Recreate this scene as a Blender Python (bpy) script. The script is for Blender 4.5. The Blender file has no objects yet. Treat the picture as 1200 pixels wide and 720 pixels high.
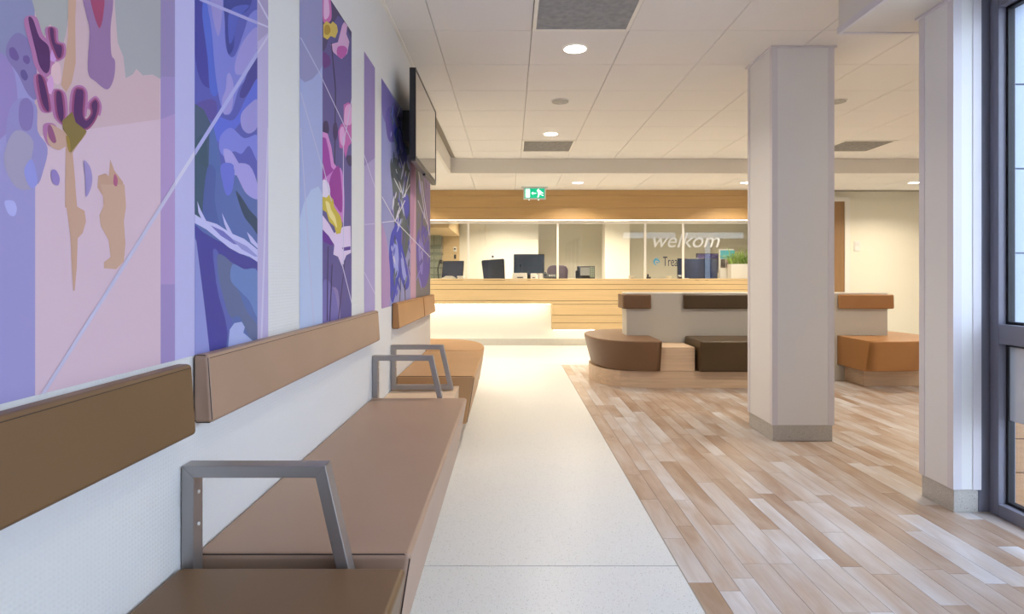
import bpy, bmesh, math, random
from mathutils import Vector, Matrix
random.seed(7)
S = bpy.context.scene
C = S.collection
PI = math.pi

# ------------------------------------------------------------------ camera
F = 705.0; VX = 598.0; VY = 324.0; EYE = 1.09
cam = bpy.data.cameras.new('camera'); cam_o = bpy.data.objects.new('camera', cam); C.objects.link(cam_o)
cam_o.location = (0, 0, EYE); cam_o.rotation_euler = (PI/2, 0, 0)
cam.sensor_width = 36; cam.lens = F*36/1200; cam.shift_x = (600-VX)/1200; cam.shift_y = -(360-VY)/1200
cam.clip_start = 0.02
S.camera = cam_o
# ------------------------------------------------------------------ world, exposure
SKY_STRENGTH = 4.2
EXPOSURE = 0.40
DOWNLIGHT_W = 15.0
w = bpy.data.worlds.new('sky'); S.world = w; w.use_nodes = True
nt = w.node_tree; bg = nt.nodes['Background']
tc = nt.nodes.new('ShaderNodeTexCoord'); sep = nt.nodes.new('ShaderNodeSeparateXYZ'); rp = nt.nodes.new('ShaderNodeValToRGB')
nt.links.new(tc.outputs['Generated'], sep.inputs[0]); nt.links.new(sep.outputs['Z'], rp.inputs[0]); nt.links.new(rp.outputs[0], bg.inputs[0])
rp.color_ramp.elements[0].color = (0.50, 0.59, 0.76, 1); rp.color_ramp.elements[1].color = (1.25, 1.5, 1.9, 1)
bg.inputs[1].default_value = SKY_STRENGTH
S.view_settings.view_transform = 'Standard'; S.view_settings.look = 'None'
S.view_settings.exposure = EXPOSURE; S.view_settings.gamma = 1; S.view_settings.use_curve_mapping = False

CEIL = 2.61; LOW = 2.423; WALL = -0.71; SOFFIT = 2.38

def portal(loc, rot, sx, sy):
    l = bpy.data.lights.new('daylight_portal', 'AREA'); l.shape = 'RECTANGLE'; l.size = sx; l.size_y = sy
    l.cycles.is_portal = True
    o = bpy.data.objects.new('daylight_portal', l); o.location = loc; o.rotation_euler = rot; C.objects.link(o)


# ------------------------------------------------------------------ helpers
def lin(c):
    c = c/255.0
    return c/12.92 if c <= 0.04045 else ((c+0.055)/1.055)**2.4
def rgb(r, g, b, k=1.0): return (min(1, lin(r)*k), min(1, lin(g)*k), min(1, lin(b)*k), 1)

MATS = {}
def mat(name, col, rough=0.5, metal=0.0, bump=None, vary=None, spec=0.5, emit=None, es=0.0, coat=0.0):
    """bump=(scale, strength, kind, stretch); vary=(scale, amount, stretch)"""
    m = bpy.data.materials.new(name); m.use_nodes = True; n = m.node_tree; b = n.nodes['Principled BSDF']
    b.inputs['Base Color'].default_value = col; b.inputs['Roughness'].default_value = rough; b.inputs['Metallic'].default_value = metal
    b.inputs['Specular IOR Level'].default_value = spec
    b.inputs['Coat Weight'].default_value = coat
    if emit: b.inputs['Emission Color'].default_value = emit; b.inputs['Emission Strength'].default_value = es
    geo = n.nodes.new('ShaderNodeNewGeometry')
    def tex(scale, stretch, kind='NOISE', detail=4):
        mp = n.nodes.new('ShaderNodeMapping'); mp.inputs['Scale'].default_value = stretch
        n.links.new(geo.outputs['Position'], mp.inputs[0])
        if kind == 'NOISE':
            t = n.nodes.new('ShaderNodeTexNoise'); t.inputs['Scale'].default_value = scale; t.inputs['Detail'].default_value = detail
            n.links.new(mp.outputs[0], t.inputs['Vector']); return t.outputs['Fac']
        if kind == 'VORONOI':
            t = n.nodes.new('ShaderNodeTexVoronoi'); t.inputs['Scale'].default_value = scale
            n.links.new(mp.outputs[0], t.inputs['Vector']); return t.outputs['Distance']
        if kind == 'WEAVE':
            outs = []
            for d in ('Y', 'Z'):
                t = n.nodes.new('ShaderNodeTexWave'); t.bands_direction = d; t.inputs['Scale'].default_value = scale
                t.inputs['Distortion'].default_value = 1.5; t.inputs['Detail Scale'].default_value = 3
                n.links.new(mp.outputs[0], t.inputs['Vector']); outs.append(t.outputs['Fac'])
            a = n.nodes.new('ShaderNodeMath'); a.operation = 'MULTIPLY'
            n.links.new(outs[0], a.inputs[0]); n.links.new(outs[1], a.inputs[1]); return a.outputs[0]
    if bump:
        sc, st, kind, stretch = bump
        bp = n.nodes.new('ShaderNodeBump'); bp.inputs['Strength'].default_value = st; bp.inputs['Distance'].default_value = 0.002
        n.links.new(tex(sc, stretch, kind), bp.inputs['Height']); n.links.new(bp.outputs[0], b.inputs['Normal'])
    if vary:
        sc, am, stretch = vary
        mr = n.nodes.new('ShaderNodeMapRange'); mr.inputs['From Min'].default_value = 0.3; mr.inputs['From Max'].default_value = 0.7
        mr.inputs['To Min'].default_value = 1-am; mr.inputs['To Max'].default_value = 1+am
        n.links.new(tex(sc, stretch), mr.inputs[0])
        hs = n.nodes.new('ShaderNodeHueSaturation'); hs.inputs['Color'].default_value = col
        n.links.new(mr.outputs[0], hs.inputs['Value']); n.links.new(hs.outputs[0], b.inputs['Base Color'])
    MATS[name] = m
    return m
def print_mat(r, g, b):
    k = 'print_%d_%d_%d' % (r, g, b)
    return MATS.get(k) or mat(k, rgb(r, g, b, PRINT_K), 0.55, spec=0.3)
PRINT_K = 0.95

ONE = (1, 1, 1)
M_wall = mat('white_weave_wall_paint', (0.70, 0.70, 0.69, 1), 0.6, bump=(34, 0.25, 'WEAVE', ONE))
M_cream = mat('cream_wall_paint', (0.84, 0.81, 0.70, 1), 0.7)
M_office = mat('office_wall_paint', (0.66, 0.61, 0.48, 1), 0.7)
M_officew = mat('office_door_white', (0.80, 0.76, 0.64, 1), 0.7)
M_tile = mat('ceiling_tile_board', (0.82, 0.80, 0.78, 1), 0.85, bump=(400, 0.2, 'NOISE', ONE))
M_joint = mat('ceiling_joint_grey', (0.34, 0.31, 0.27, 1), 0.9)
M_plain = mat('plasterboard_white', (0.76, 0.73, 0.68, 1), 0.8)
M_col = mat('column_white_panel', (0.80, 0.80, 0.80, 1), 0.4)
M_coltrim = mat('column_corner_profile', (0.72, 0.70, 0.74, 1), 0.35)
M_steel = mat('brushed_steel', (0.38, 0.36, 0.355, 1), 0.4, 0.85, bump=(60, 0.05, 'NOISE', (1, 20, 20)))
M_alu = mat('anthracite_window_frame', rgb(124, 124, 138), 0.42)
M_black = mat('black_plastic', (0.012, 0.012, 0.014, 1), 0.35)
M_bezel = mat('dark_grey_bezel', (.09, .09, .09, 1), .35, .3)
M_gasket = mat('black_gasket', (0.006, 0.006, 0.01, 1), 0.6)
M_screen = mat('dark_glossy_screen', (0.02, 0.022, 0.03, 1), 0.05, coat=1.0)
M_screen_b = mat('dark_blue_screen', (0.02, 0.04, 0.12, 1), 0.08)
M_leather_dark = mat('olive_brown_leatherette', rgb(104, 78, 50, 1.15), 0.42, bump=(900, 0.12, 'NOISE', ONE), vary=(3, .05, ONE))
M_leather_taupe = mat('taupe_leatherette', rgb(152, 124, 104, 1.15), 0.40, bump=(900, 0.12, 'NOISE', ONE), vary=(3, .04, ONE))
M_leather_orange = mat('cognac_leatherette', rgb(164, 116, 68, 1.05), 0.42, bump=(900, 0.12, 'NOISE', ONE), vary=(3, .05, ONE))
M_leather_tan = mat('tan_leatherette', rgb(178, 136, 92, 1.0), 0.42, bump=(900, 0.12, 'NOISE', ONE), vary=(3, .05, ONE))
M_leather_brown = mat('mid_brown_leatherette', rgb(116, 86, 60, 1.0), 0.42, bump=(900, 0.12, 'NOISE', ONE), vary=(3, .05, ONE))
M_leather_choc = mat('chocolate_leatherette', rgb(74, 56, 32, 1.0), 0.42, bump=(900, 0.12, 'NOISE', ONE), vary=(3, .05, ONE))
M_seam = mat('dark_brown_piping', (0.035, 0.018, 0.012, 1), 0.6)
M_oak = mat('light_oak_veneer', rgb(212, 184, 138), 0.45, vary=(3.0, .06, (0.5, 6, 14)))
M_oakb = mat('warm_oak_veneer', rgb(190, 155, 104), 0.45, vary=(3.0, .06, (0.4, 6, 9)))
M_oakp = mat('pale_oak_base', rgb(208, 182, 154), 0.45, vary=(4.0, .10, (0.6, 6, 14)))
M_gap = mat('dark_joint', rgb(120, 88, 50), 0.9)
M_white = mat('white_lacquer', (0.85, 0.83, 0.78, 1), 0.35)
M_whitep = mat('white_plastic', (0.8, 0.79, 0.76, 1), 0.4)
M_led = mat('warm_led_strip', (1, .9, .7, 1), 0.5, emit=(1.0, 0.86, 0.62, 1), es=14)
M_ledt = mat('white_led_line', (1, .95, .8, 1), 0.5, emit=(1.0, 0.93, 0.78, 1), es=2.4)
M_lamp = mat('lamp_diffuser', (1, 1, 1, 1), 0.5, emit=(1.0, 0.93, 0.82, 1), es=8)
M_greymesh = mat('grey_grille', (0.44, 0.43, 0.41, 1), 0.6, bump=(350, 0.6, 'VORONOI', ONE), vary=(26, .16, (1, 1, 1)))
M_purplefab = mat('purple_grey_fabric', (0.13, 0.10, 0.13, 1), 0.9)
M_green = mat('leaf_green', (0.30, 0.46, 0.08, 1), 0.5, vary=(30, .4, ONE))
M_soil = mat('soil', (0.03, 0.02, 0.012, 1), 0.9)
M_door = mat('brown_door_leaf', rgb(150, 116, 80), 0.5, vary=(3, .08, (8, 8, .5)))
M_clad = mat('pale_cladding_panel', (0.33, 0.38, 0.47, 1), 0.5)
M_extwood = mat('tan_exterior_board', rgb(150, 112, 74), 0.6, vary=(5, .12, (1, 1, 12)))
M_ext_ground = mat('grey_paving', (0.4, 0.4, 0.4, 1), 0.9, vary=(6, .1, ONE))
M_teal = mat('teal_print', rgb(80, 180, 205), 0.5)
M_navy = mat('navy_print', rgb(50, 60, 80), 0.5)

M_logoblue = mat('blue_logo_print', rgb(60, 160, 205), 0.5)
M_sgreen = mat('exit_sign_green', (0, .35, .2, 1), 0.4, emit=rgb(0, 165, 115), es=0.85)
M_swhite = mat('exit_sign_white', (1, 1, 1, 1), 0.4, emit=(0.9, 1, 1, 1), es=1.2)
M_shousing = mat('exit_sign_housing', (0.6, 0.62, 0.62, 1), 0.4)

# terrazzo
def speckle_mat(name, base, dark, light, scale, thr=0.16, rough=0.35):
    m = mat(name, base, rough); n = m.node_tree; b = n.nodes['Principled BSDF']
    g = n.nodes.new('ShaderNodeNewGeometry')
    v = n.nodes.new('ShaderNodeTexVoronoi'); v.inputs['Scale'].default_value = scale; n.links.new(g.outputs['Position'], v.inputs['Vector'])
    rm = n.nodes.new('ShaderNodeValToRGB'); rm.color_ramp.interpolation = 'CONSTANT'
    e = rm.color_ramp.elements; e[0].position = 0; e[0].color = dark; e[1].position = 0.07; e[1].color = base
    x = e.new(0.55); x.color = light; x = e.new(0.80); x.color = base; x = e.new(0.94); x.color = tuple(0.78*a for a in base[:3])+(1,)
    sp = n.nodes.new('ShaderNodeSeparateColor'); n.links.new(v.outputs['Color'], sp.inputs[0]); n.links.new(sp.outputs[0], rm.inputs[0])
    mx = n.nodes.new('ShaderNodeMix'); mx.data_type = 'RGBA'; mx.inputs[6].default_value = base
    lt = n.nodes.new('ShaderNodeMath'); lt.operation = 'LESS_THAN'; lt.inputs[1].default_value = thr*2.4
    n.links.new(v.outputs['Distance'], lt.inputs[0]); n.links.new(lt.outputs[0], mx.inputs[0]); n.links.new(rm.outputs[0], mx.inputs[7])
    n.links.new(mx.outputs[2], b.inputs['Base Color'])
    return m
M_terrazzo = speckle_mat('white_terrazzo', (0.62, 0.64, 0.65, 1), (0.26, 0.27, 0.27, 1), (0.70, 0.72, 0.73, 1), 230, rough=0.32)
M_granite = speckle_mat('grey_terrazzo_skirting', (0.50, 0.48, 0.44, 1), (0.22, 0.21, 0.19, 1), (0.62, 0.60, 0.56, 1), 170, rough=0.5)

# plank floor
def plank_mat(name, island):
    m = mat(name, (0.5, 0.4, 0.3, 1), 0.30, spec=0.5); n = m.node_tree; b = n.nodes['Principled BSDF']
    g = n.nodes.new('ShaderNodeNewGeometry')
    if island: r = g.outputs['Random Per Island']
    else: r = n.nodes.new('ShaderNodeObjectInfo').outputs['Random']
    rm = n.nodes.new('ShaderNodeValToRGB'); e = rm.color_ramp.elements
    e[0].position = .12; e[0].color = rgb(150, 124, 104); e[1].position = .9; e[1].color = rgb(200, 198, 201)
    x = e.new(.35); x.color = rgb(169, 149, 134); x = e.new(.6); x.color = rgb(183, 173, 168)
    cmb = n.nodes.new('ShaderNodeCombineXYZ'); ml = n.nodes.new('ShaderNodeMath'); ml.operation = 'MULTIPLY'; ml.inputs[1].default_value = 40
    n.links.new(r, ml.inputs[0]); n.links.new(ml.outputs[0], cmb.inputs[2])
    ad = n.nodes.new('ShaderNodeVectorMath'); ad.operation = 'ADD'; n.links.new(g.outputs['Position'], ad.inputs[0]); n.links.new(cmb.outputs[0], ad.inputs[1])
    def nz(scale, st, lo, hi, dist=0):
        mp = n.nodes.new('ShaderNodeMapping'); mp.inputs['Scale'].default_value = st; n.links.new(ad.outputs[0], mp.inputs[0])
        t = n.nodes.new('ShaderNodeTexNoise'); t.inputs['Scale'].default_value = scale; t.inputs['Detail'].default_value = 5; t.inputs['Distortion'].default_value = dist
        n.links.new(mp.outputs[0], t.inputs['Vector'])
        mr = n.nodes.new('ShaderNodeMapRange'); mr.inputs['From Min'].default_value = .3; mr.inputs['From Max'].default_value = .7
        mr.inputs['To Min'].default_value = lo; mr.inputs['To Max'].default_value = hi; n.links.new(t.outputs['Fac'], mr.inputs[0]); return mr.outputs[0]
    a = nz(3, (22, 1.6, 1), .93, 1.06, .6); c = nz(3, (14, 1.0, 1), .96, 1.04, .3)
    cl = nz(1.0, (9, 2.6, 1), -.24, .22, .5)
    k1 = n.nodes.new('ShaderNodeMath'); k1.operation = 'MULTIPLY_ADD'; k1.inputs[1].default_value = .55; k1.inputs[2].default_value = .24
    n.links.new(r, k1.inputs[0]); k2 = n.nodes.new('ShaderNodeMath'); k2.operation = 'ADD'; n.links.new(k1.outputs[0], k2.inputs[0]); n.links.new(cl, k2.inputs[1]); n.links.new(k2.outputs[0], rm.inputs[0])
    mm = n.nodes.new('ShaderNodeMath'); mm.operation = 'MULTIPLY'; n.links.new(a, mm.inputs[0]); n.links.new(c, mm.inputs[1])
    hs = n.nodes.new('ShaderNodeHueSaturation'); n.links.new(rm.outputs[0], hs.inputs['Color']); n.links.new(mm.outputs[0], hs.inputs['Value'])
    n.links.new(hs.outputs[0], b.inputs['Base Color'])
    return m
M_plank = plank_mat('whitewashed_plank', False); M_planks = plank_mat('whitewashed_plank_joined', True)

def glass_mat(name, tint, haze=None, hc=(.8, .82, .85, 1)):
    m = bpy.data.materials.new(name); m.use_nodes = True; n = m.node_tree; n.nodes.clear()
    out = n.nodes.new('ShaderNodeOutputMaterial'); tr = n.nodes.new('ShaderNodeBsdfTransparent'); tr.inputs[0].default_value = tint
    gl = n.nodes.new('ShaderNodeBsdfGlossy'); gl.inputs['Roughness'].default_value = 0.0
    fr = n.nodes.new('ShaderNodeFresnel'); ge = n.nodes.new('ShaderNodeNewGeometry'); io = n.nodes.new('ShaderNodeMapRange')
    io.inputs['To Min'].default_value = 1.5; io.inputs['To Max'].default_value = 1/1.5     # same reflectance from either side of a thin pane
    n.links.new(ge.outputs['Backfacing'], io.inputs[0]); n.links.new(io.outputs[0], fr.inputs[0])
    mx = n.nodes.new('ShaderNodeMixShader'); n.links.new(fr.outputs[0], mx.inputs[0]); n.links.new(tr.outputs[0], mx.inputs[1]); n.links.new(gl.outputs[0], mx.inputs[2])
    last = mx
    if haze:
        df = n.nodes.new('ShaderNodeBsdfDiffuse'); df.inputs[0].default_value = hc
        tl = n.nodes.new('ShaderNodeBsdfTranslucent'); tl.inputs[0].default_value = hc
        a = n.nodes.new('ShaderNodeMixShader'); a.inputs[0].default_value = .6; n.links.new(df.outputs[0], a.inputs[1]); n.links.new(tl.outputs[0], a.inputs[2])
        b2 = n.nodes.new('ShaderNodeMixShader'); b2.inputs[0].default_value = haze; n.links.new(mx.outputs[0], b2.inputs[1]); n.links.new(a.outputs[0], b2.inputs[2]); last = b2
    n.links.new(last.outputs[0], out.inputs[0]); return m
M_glass = glass_mat('clear_glass', (0.97, 0.98, 0.98, 1)); M_film = glass_mat('frosted_film', (0.9, 0.9, 0.9, 1), haze=0.5, hc=(.36, .35, .36, 1))
M_letter = glass_mat('frosted_lettering_film', (.95, .95, .95, 1), haze=0.95); M_glassg = glass_mat('green_tinted_glass', (0.86, 0.93, 0.88, 1), haze=0.15)

# ------------------------------------------------------------------ object helpers
def wloc(o):
    l = o.location.copy()
    if o.parent is not None: l += o.matrix_parent_inverse.translation + wloc(o.parent)
    return l
def set_parent(o, p):      # everything is built in world coordinates
    o.parent = p; o.matrix_parent_inverse = Matrix.Translation(-wloc(p))
def link(name, bm, m, parent=None, smooth=False, wn=False, mats=None):
    me = bpy.data.meshes.new(name); bmesh.ops.recalc_face_normals(bm, faces=bm.faces[:]); bm.to_mesh(me); bm.free()
    for mm in (mats or [m]): me.materials.append(mm)
    if smooth:
        for p in me.polygons: p.use_smooth = True
    o = bpy.data.objects.new(name, me); C.objects.link(o)
    if parent is not None:
        set_parent(o, parent)
    if wn:
        md = o.modifiers.new('weighted_normal', 'WEIGHTED_NORMAL'); md.keep_sharp = True
    return o
def tag(o, label=None, cat=None, group=None, kind=None):
    if label: o['label'] = label
    if cat: o['category'] = cat
    if group: o['group'] = group
    if kind: o['kind'] = kind
    return o
def thing(name, label, cat, loc=(0, 0, 0), group=None):
    o = bpy.data.objects.new(name, None); o.location = loc; o.empty_display_size = .1; C.objects.link(o)
    return tag(o, label, cat, group)
def box_bm(x0, x1, y0, y1, z0, z1, bev=0, seg=2, bm=None):
    own = bm is None
    if own: bm = bmesh.new()
    r = bmesh.ops.create_cube(bm, size=1)
    for v in r['verts']:
        v.co = Vector(((x0+x1)/2+v.co.x*(x1-x0), (y0+y1)/2+v.co.y*(y1-y0), (z0+z1)/2+v.co.z*(z1-z0)))
    if bev > 0:
        ed = list({e for v in r['verts'] for e in v.link_edges})
        bmesh.ops.bevel(bm, geom=ed, offset=bev, segments=seg, affect='EDGES', profile=.5)
    return bm
def box(name, m, x0, x1, y0, y1, z0, z1, parent=None, bev=0, seg=2):
    x0, x1 = min(x0, x1), max(x0, x1); y0, y1 = min(y0, y1), max(y0, y1); z0, z1 = min(z0, z1), max(z0, z1)
    return link(name, box_bm(x0, x1, y0, y1, z0, z1, bev, seg), m, parent, smooth=bev > 0, wn=bev > 0)
def sbox(name, m, *a, **k):
    o = box(name, m, *a, **k); o['kind'] = 'structure'; return o
def cyl_bm(c, r, h, seg=32, bm=None, axis='Z', r2=None):
    bm = bm or bmesh.new()
    mt = Matrix.Translation(Vector(c))
    if axis == 'Y': mt = mt @ Matrix.Rotation(PI/2, 4, 'X')
    if axis == 'X': mt = mt @ Matrix.Rotation(PI/2, 4, 'Y')
    bmesh.ops.create_cone(bm, cap_ends=True, segments=seg, radius1=r, radius2=r if r2 is None else r2, depth=h, matrix=mt)
    return bm
def prism_bm(profile, axis, a0, a1, bev=0, seg=3, bm=None):
    """profile: 2D points; axis 'Y' -> points are (x,z); 'X' -> (y,z); 'Z' -> (x,y)"""
    bm = bm or bmesh.new()
    def P(p, a):
        return (p[0], a, p[1]) if axis == 'Y' else ((a, p[0], p[1]) if axis == 'X' else (p[0], p[1], a))
    v0 = [bm.verts.new(P(p, a0)) for p in profile]; v1 = [bm.verts.new(P(p, a1)) for p in profile]
    n = len(profile); fs = [bm.faces.new(v0), bm.faces.new(v1[::-1])]
    for i in range(n): fs.append(bm.faces.new((v0[i], v1[i], v1[(i+1) % n], v0[(i+1) % n])))
    if bev: bmesh.ops.bevel(bm, geom=list({e for f in fs for e in f.edges}), offset=bev, segments=seg, affect='EDGES', profile=.5)
    return bm
def tube_bm(pts, r, closed=False, seg=6, bm=None):
    bm = bm or bmesh.new(); pts = [Vector(p) for p in pts]; n = len(pts); rings = []
    up0 = Vector((0, 0, 1))
    for i, p in enumerate(pts):
        a = pts[(i-1) % n] if (closed or i > 0) else p; b = pts[(i+1) % n] if (closed or i < n-1) else p
        t = (b-a).normalized(); up = up0 if abs(t.z) < .9 else Vector((1, 0, 0))
        s = t.cross(up).normalized(); u = s.cross(t)
        rings.append([bm.verts.new(p+s*r*math.cos(2*PI*k/seg)+u*r*math.sin(2*PI*k/seg)) for k in range(seg)])
    m = n if closed else n-1
    for i in range(m):
        A, B = rings[i], rings[(i+1) % n]
        for k in range(seg): bm.faces.new((A[k], A[(k+1) % seg], B[(k+1) % seg], B[k]))
    if not closed: bm.faces.new(rings[0]); bm.faces.new(rings[-1][::-1])
    return bm
def loft_bm(rings):
    bm = bmesh.new(); vs = [[bm.verts.new(p) for p in r] for r in rings]; n = len(rings[0])
    for A, B in zip(vs, vs[1:]):
        for k in range(n): bm.faces.new((A[k], A[(k+1) % n], B[(k+1) % n], B[k]))
    bm.faces.new(vs[0]); bm.faces.new(vs[-1][::-1]); return bm

# ================================================================== STRUCTURE
XR = 7.2; XL = -3.6; YB = -6.0; YW = 5.34; YF = 9.59
EX = 0.632; EY = 7.4
floor = sbox('floor', M_joint, XL-.1, XR+.1, YB-.1, 13.1, -0.2, -0.006)
# terrazzo slabs
G = .0028
slabs = [(EX+.001, 2.3, YB, -2.0), (WALL-.04, EX-G, YB, 2.263-G), (WALL-.04, EX-G, 2.263+G, EY), (XL, WALL-.04, YW+.1, EY), (XL, XR, EY+G, 9.6), (XL, XR, 9.6, 13.0)]
for s in slabs: box('terrazzo_slab', M_terrazzo, *s, -0.006, 0.0, floor)
box('edge_strip', M_joint, EX-G, EX+.0015, YB, EY, -0.006, 0.0005, floor)
# planks
PW = 0.0985
cells = []
x = EX+.002; kcol = 0
while x < XR-.02:
    kcol += 1; PW = (.094, .080, .088, .104, .076)[kcol*7 % 5]
    y = YB + random.uniform(-.8, 0)
    while y < EY:
        L = random.choice((.36, .44, .54, .64, .76, .90))
        y0, y1 = max(y, -2.0), min(y+L, EY)
        if y1 > -2 and y1-y0 > .02 and not (x > 2.3 and y1 < 2.75): cells.append((x, min(x+PW, XR), y0, y1))
        y += L
    x += PW
def proj_area(c):
    x0, x1, y0, y1 = c
    y0 = max(y0, 1.94)
    if y1 <= y0+.02: return 0
    px0, px1 = VX+F*x0/((y0+y1)/2), VX+F*x1/((y0+y1)/2)
    if px0 > 1200: return 0
    # hidden behind the second column / window
    if x0/((y0+y1)/2) > 2.045/2.774 and y1 > 2.9: return 0
    if 1.735/3.977 < x0/((y0+y1)/2) < 2.13/3.977 and y0 > 4.3: return 0
    return (px1-px0)*F*EYE*(1/y0-1/y1)
cells.sort(key=proj_area, reverse=True)
meshes = {}
def plank_geo(bm, x0, x1, y0, y1):
    g = .0007; box_bm(x0+g, x1-g, y0+g, y1-g, -.006, 0.0, bm=bm)
for i, (x0, x1, y0, y1) in enumerate(cells[:300]):
    key = (round(x1-x0, 4), round(y1-y0, 4))
    if key not in meshes:
        bm = bmesh.new(); plank_geo(bm, 0, x1-x0, 0, y1-y0)
        me = bpy.data.meshes.new('plank'); bm.to_mesh(me); bm.free(); me.materials.append(M_plank); meshes[key] = me
    o = bpy.data.objects.new('plank', meshes[key]); o.location = (x0, y0, 0); o.parent = floor; C.objects.link(o)
bm = bmesh.new()
for c in cells[300:]: plank_geo(bm, *c)
o = link('distant_planks', bm, M_planks, floor); o['kind'] = 'stuff'

# walls
wl = sbox('wall_left', M_wall, WALL-.14, WALL, YB, YW, 0, CEIL+.02)
sbox('wall_far_left', M_cream, XL-.1, XL, YW, 13, 0, CEIL)
sbox('wall_side_left', M_cream, XL, WALL-.14, YW-.16, YW-.02, 0, CEIL)
wb = sbox('wall_back', M_cream, 4.30, XR, YF, YF+.12, 0, LOW+.02)
sbox('wall_right', M_cream, XR, XR+.1, 2.9, 13, 0, CEIL+.02)
# office behind the counter
sbox('wall_office_back', M_office, 0.5, XR, 13.0, 13.1, 0, LOW)
sbox('wall_office_left', M_officew, XL, 0.56, 12.0, 12.1, 0, LOW)
sbox('wall_office_return', M_office, 0.52, 0.56, 12.1, 13.0, 0, LOW)
sbox('wall_office_column', M_officew, 1.86, 2.34, 11.8, 12.2, 0, LOW)
# wall perpendicular to the window wall (room widens behind it), with narrow windows
PY0, PY1 = 2.88, 3.0
def win_fill(x0, x1, z0, z1, idx):
    g = sbox('window_%d' % idx, M_glass, x0, x1, PY0+.05, PY0+.058, z0, z1)
    box('window_frame', M_alu, x0, x0+.03, PY0+.02, PY1-.02, z0, z1, g); box('window_frame', M_alu, x1-.03, x1, PY0+.02, PY1-.02, z0, z1, g)
    box('window_frame', M_alu, x0+.03, x1-.03, PY0+.02, PY1-.02, z1-.03, z1, g); box('window_frame', M_alu, x0+.03, x1-.03, PY0+.02, PY1-.02, z0, z0+.03, g)
wps = [(2.45, 2.95, 0, CEIL), (2.95, 4.4, 0, 2.06), (2.95, 4.4, 2.28, CEIL), (4.4, 4.55, 0, CEIL),
       (4.55, 6.2, 2.28, CEIL), (4.55, 5.1, 0, 2.06), (5.32, 6.2, 0, 2.06), (5.10, 5.32, 0, .3), (6.2, XR, 0, CEIL)]
bm = bmesh.new()
for a in wps: box_bm(a[0], a[1], PY0, PY1, a[2], a[3], bm=bm)
o = link('wall_side_right', bm, M_plain); o['kind'] = 'structure'
win_fill(2.95, 4.4, 2.06, 2.28, 1); win_fill(4.55, 6.2, 2.06, 2.28, 2); win_fill(5.10, 5.32, .3, 2.06, 3)
sbox('wall_rear', M_plain, WALL-.14, 2.45, YB-.12, YB, 0, CEIL)

# ---- ceiling: backing slab plus tiles
ceil = sbox('ceiling', M_joint, WALL-.2, XR+.1, 2.88, 7.765, CEIL+.018, CEIL+.12)
sbox('ceiling_near', M_joint, WALL-.2, 2.45, YB-.1, 2.88, CEIL+.018, CEIL+.12)
low = sbox('ceiling_low', M_joint, XL-.1, XR+.1, 7.80, 9.6, LOW+.018, LOW+.28)
low2 = sbox('ceiling_low_left', M_joint, XL-.1, -.80, YW-.15, 7.80, LOW+.018, LOW+.28)
sbox('ceiling_office', M_plain, XL-.1, XR+.1, 9.6, 13.1, LOW, LOW+.2)
# vertical fascia between the two ceiling heights
sbox('trim_1', M_plain, -.77, XR, 7.765, 7.80, LOW, CEIL+.018)
sbox('trim_2', M_plain, -.80, -.77, YW-.02, 7.80, LOW, CEIL+.018)
sbox('trim_3', M_plain, WALL-.14, -.77, YW-.02, YW+.0, LOW, CEIL+.018)
sbox('trim_4', M_white, WALL-.0, WALL+.018, YB, YW, CEIL-.012, CEIL+.01)   # perimeter angle along the wall
vents = {(0, 3.117): 1, (0, 6.717): 1, (6, 6.717): 1}
tile_mesh = {}
def add_tile(x0, x1, y0, y1, z, par):
    key = (round(x1-x0, 3), round(y1-y0, 3))
    if key not in tile_mesh:
        g = .0016; bm = box_bm(g, key[0]-g, g, key[1]-g, 0, .018)
        for f in bm.faces:
            if f.normal.z < -.5: bmesh.ops.bevel(bm, geom=list(f.edges), offset=.003, segments=1, affect='EDGES'); break
        me = bpy.data.meshes.new('ceiling_tile'); bm.to_mesh(me); bm.free(); me.materials.append(M_tile); tile_mesh[key] = me
    o = bpy.data.objects.new('ceiling_tile', tile_mesh[key]); o.location = (x0, y0, z); o.parent = par; C.objects.link(o)
def grid(lo, hi, off, step=.6):
    k = math.floor((lo-off)/step); out = []
    while off+k*step < hi-1e-6:
        a, b = max(lo, off+k*step), min(hi, off+(k+1)*step)
        if b-a > .03: out.append((a, b, k))
        k += 1
    return out
T0 = .600
SX, SY = 1.742, 3.19
for (x0, x1, kx) in grid(WALL, XR, .133):
    for (y0, y1, ky) in grid(YB, 7.765, 3.717):
        if x0 >= 2.2 and y1 < 3.0: continue
        if x0 >= SX-.02 and y1 <= SY: continue
        if (kx, ky) in ((0, -1), (0, 5), (6, 5)): continue
        add_tile(x0, x1, y0, y1, CEIL, ceil)
for (x0, x1, kx) in grid(XL, XR, .075):
    for (y0, y1, ky) in grid(7.80, 9.28, 9.28): add_tile(x0, x1, y0, y1, LOW, low)
for (x0, x1, kx) in grid(XL, -.80, .075):
    for (y0, y1, ky) in grid(YW, 7.80, 9.28): add_tile(x0, x1, y0, y1, LOW, low2)
# lowered soffit by the window wall
sf = sbox('ceiling_soffit', M_plain, SX, 2.45, YB, SY, SOFFIT, CEIL+.015)
box('edge_profile', M_coltrim, SX-.006, SX+.012, YB, SY+.006, SOFFIT-.006, SOFFIT+.03, sf)
box('edge_profile', M_coltrim, SX+.012, 2.45, SY-.012, SY+.006, SOFFIT-.006, SOFFIT+.03, sf)

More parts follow.
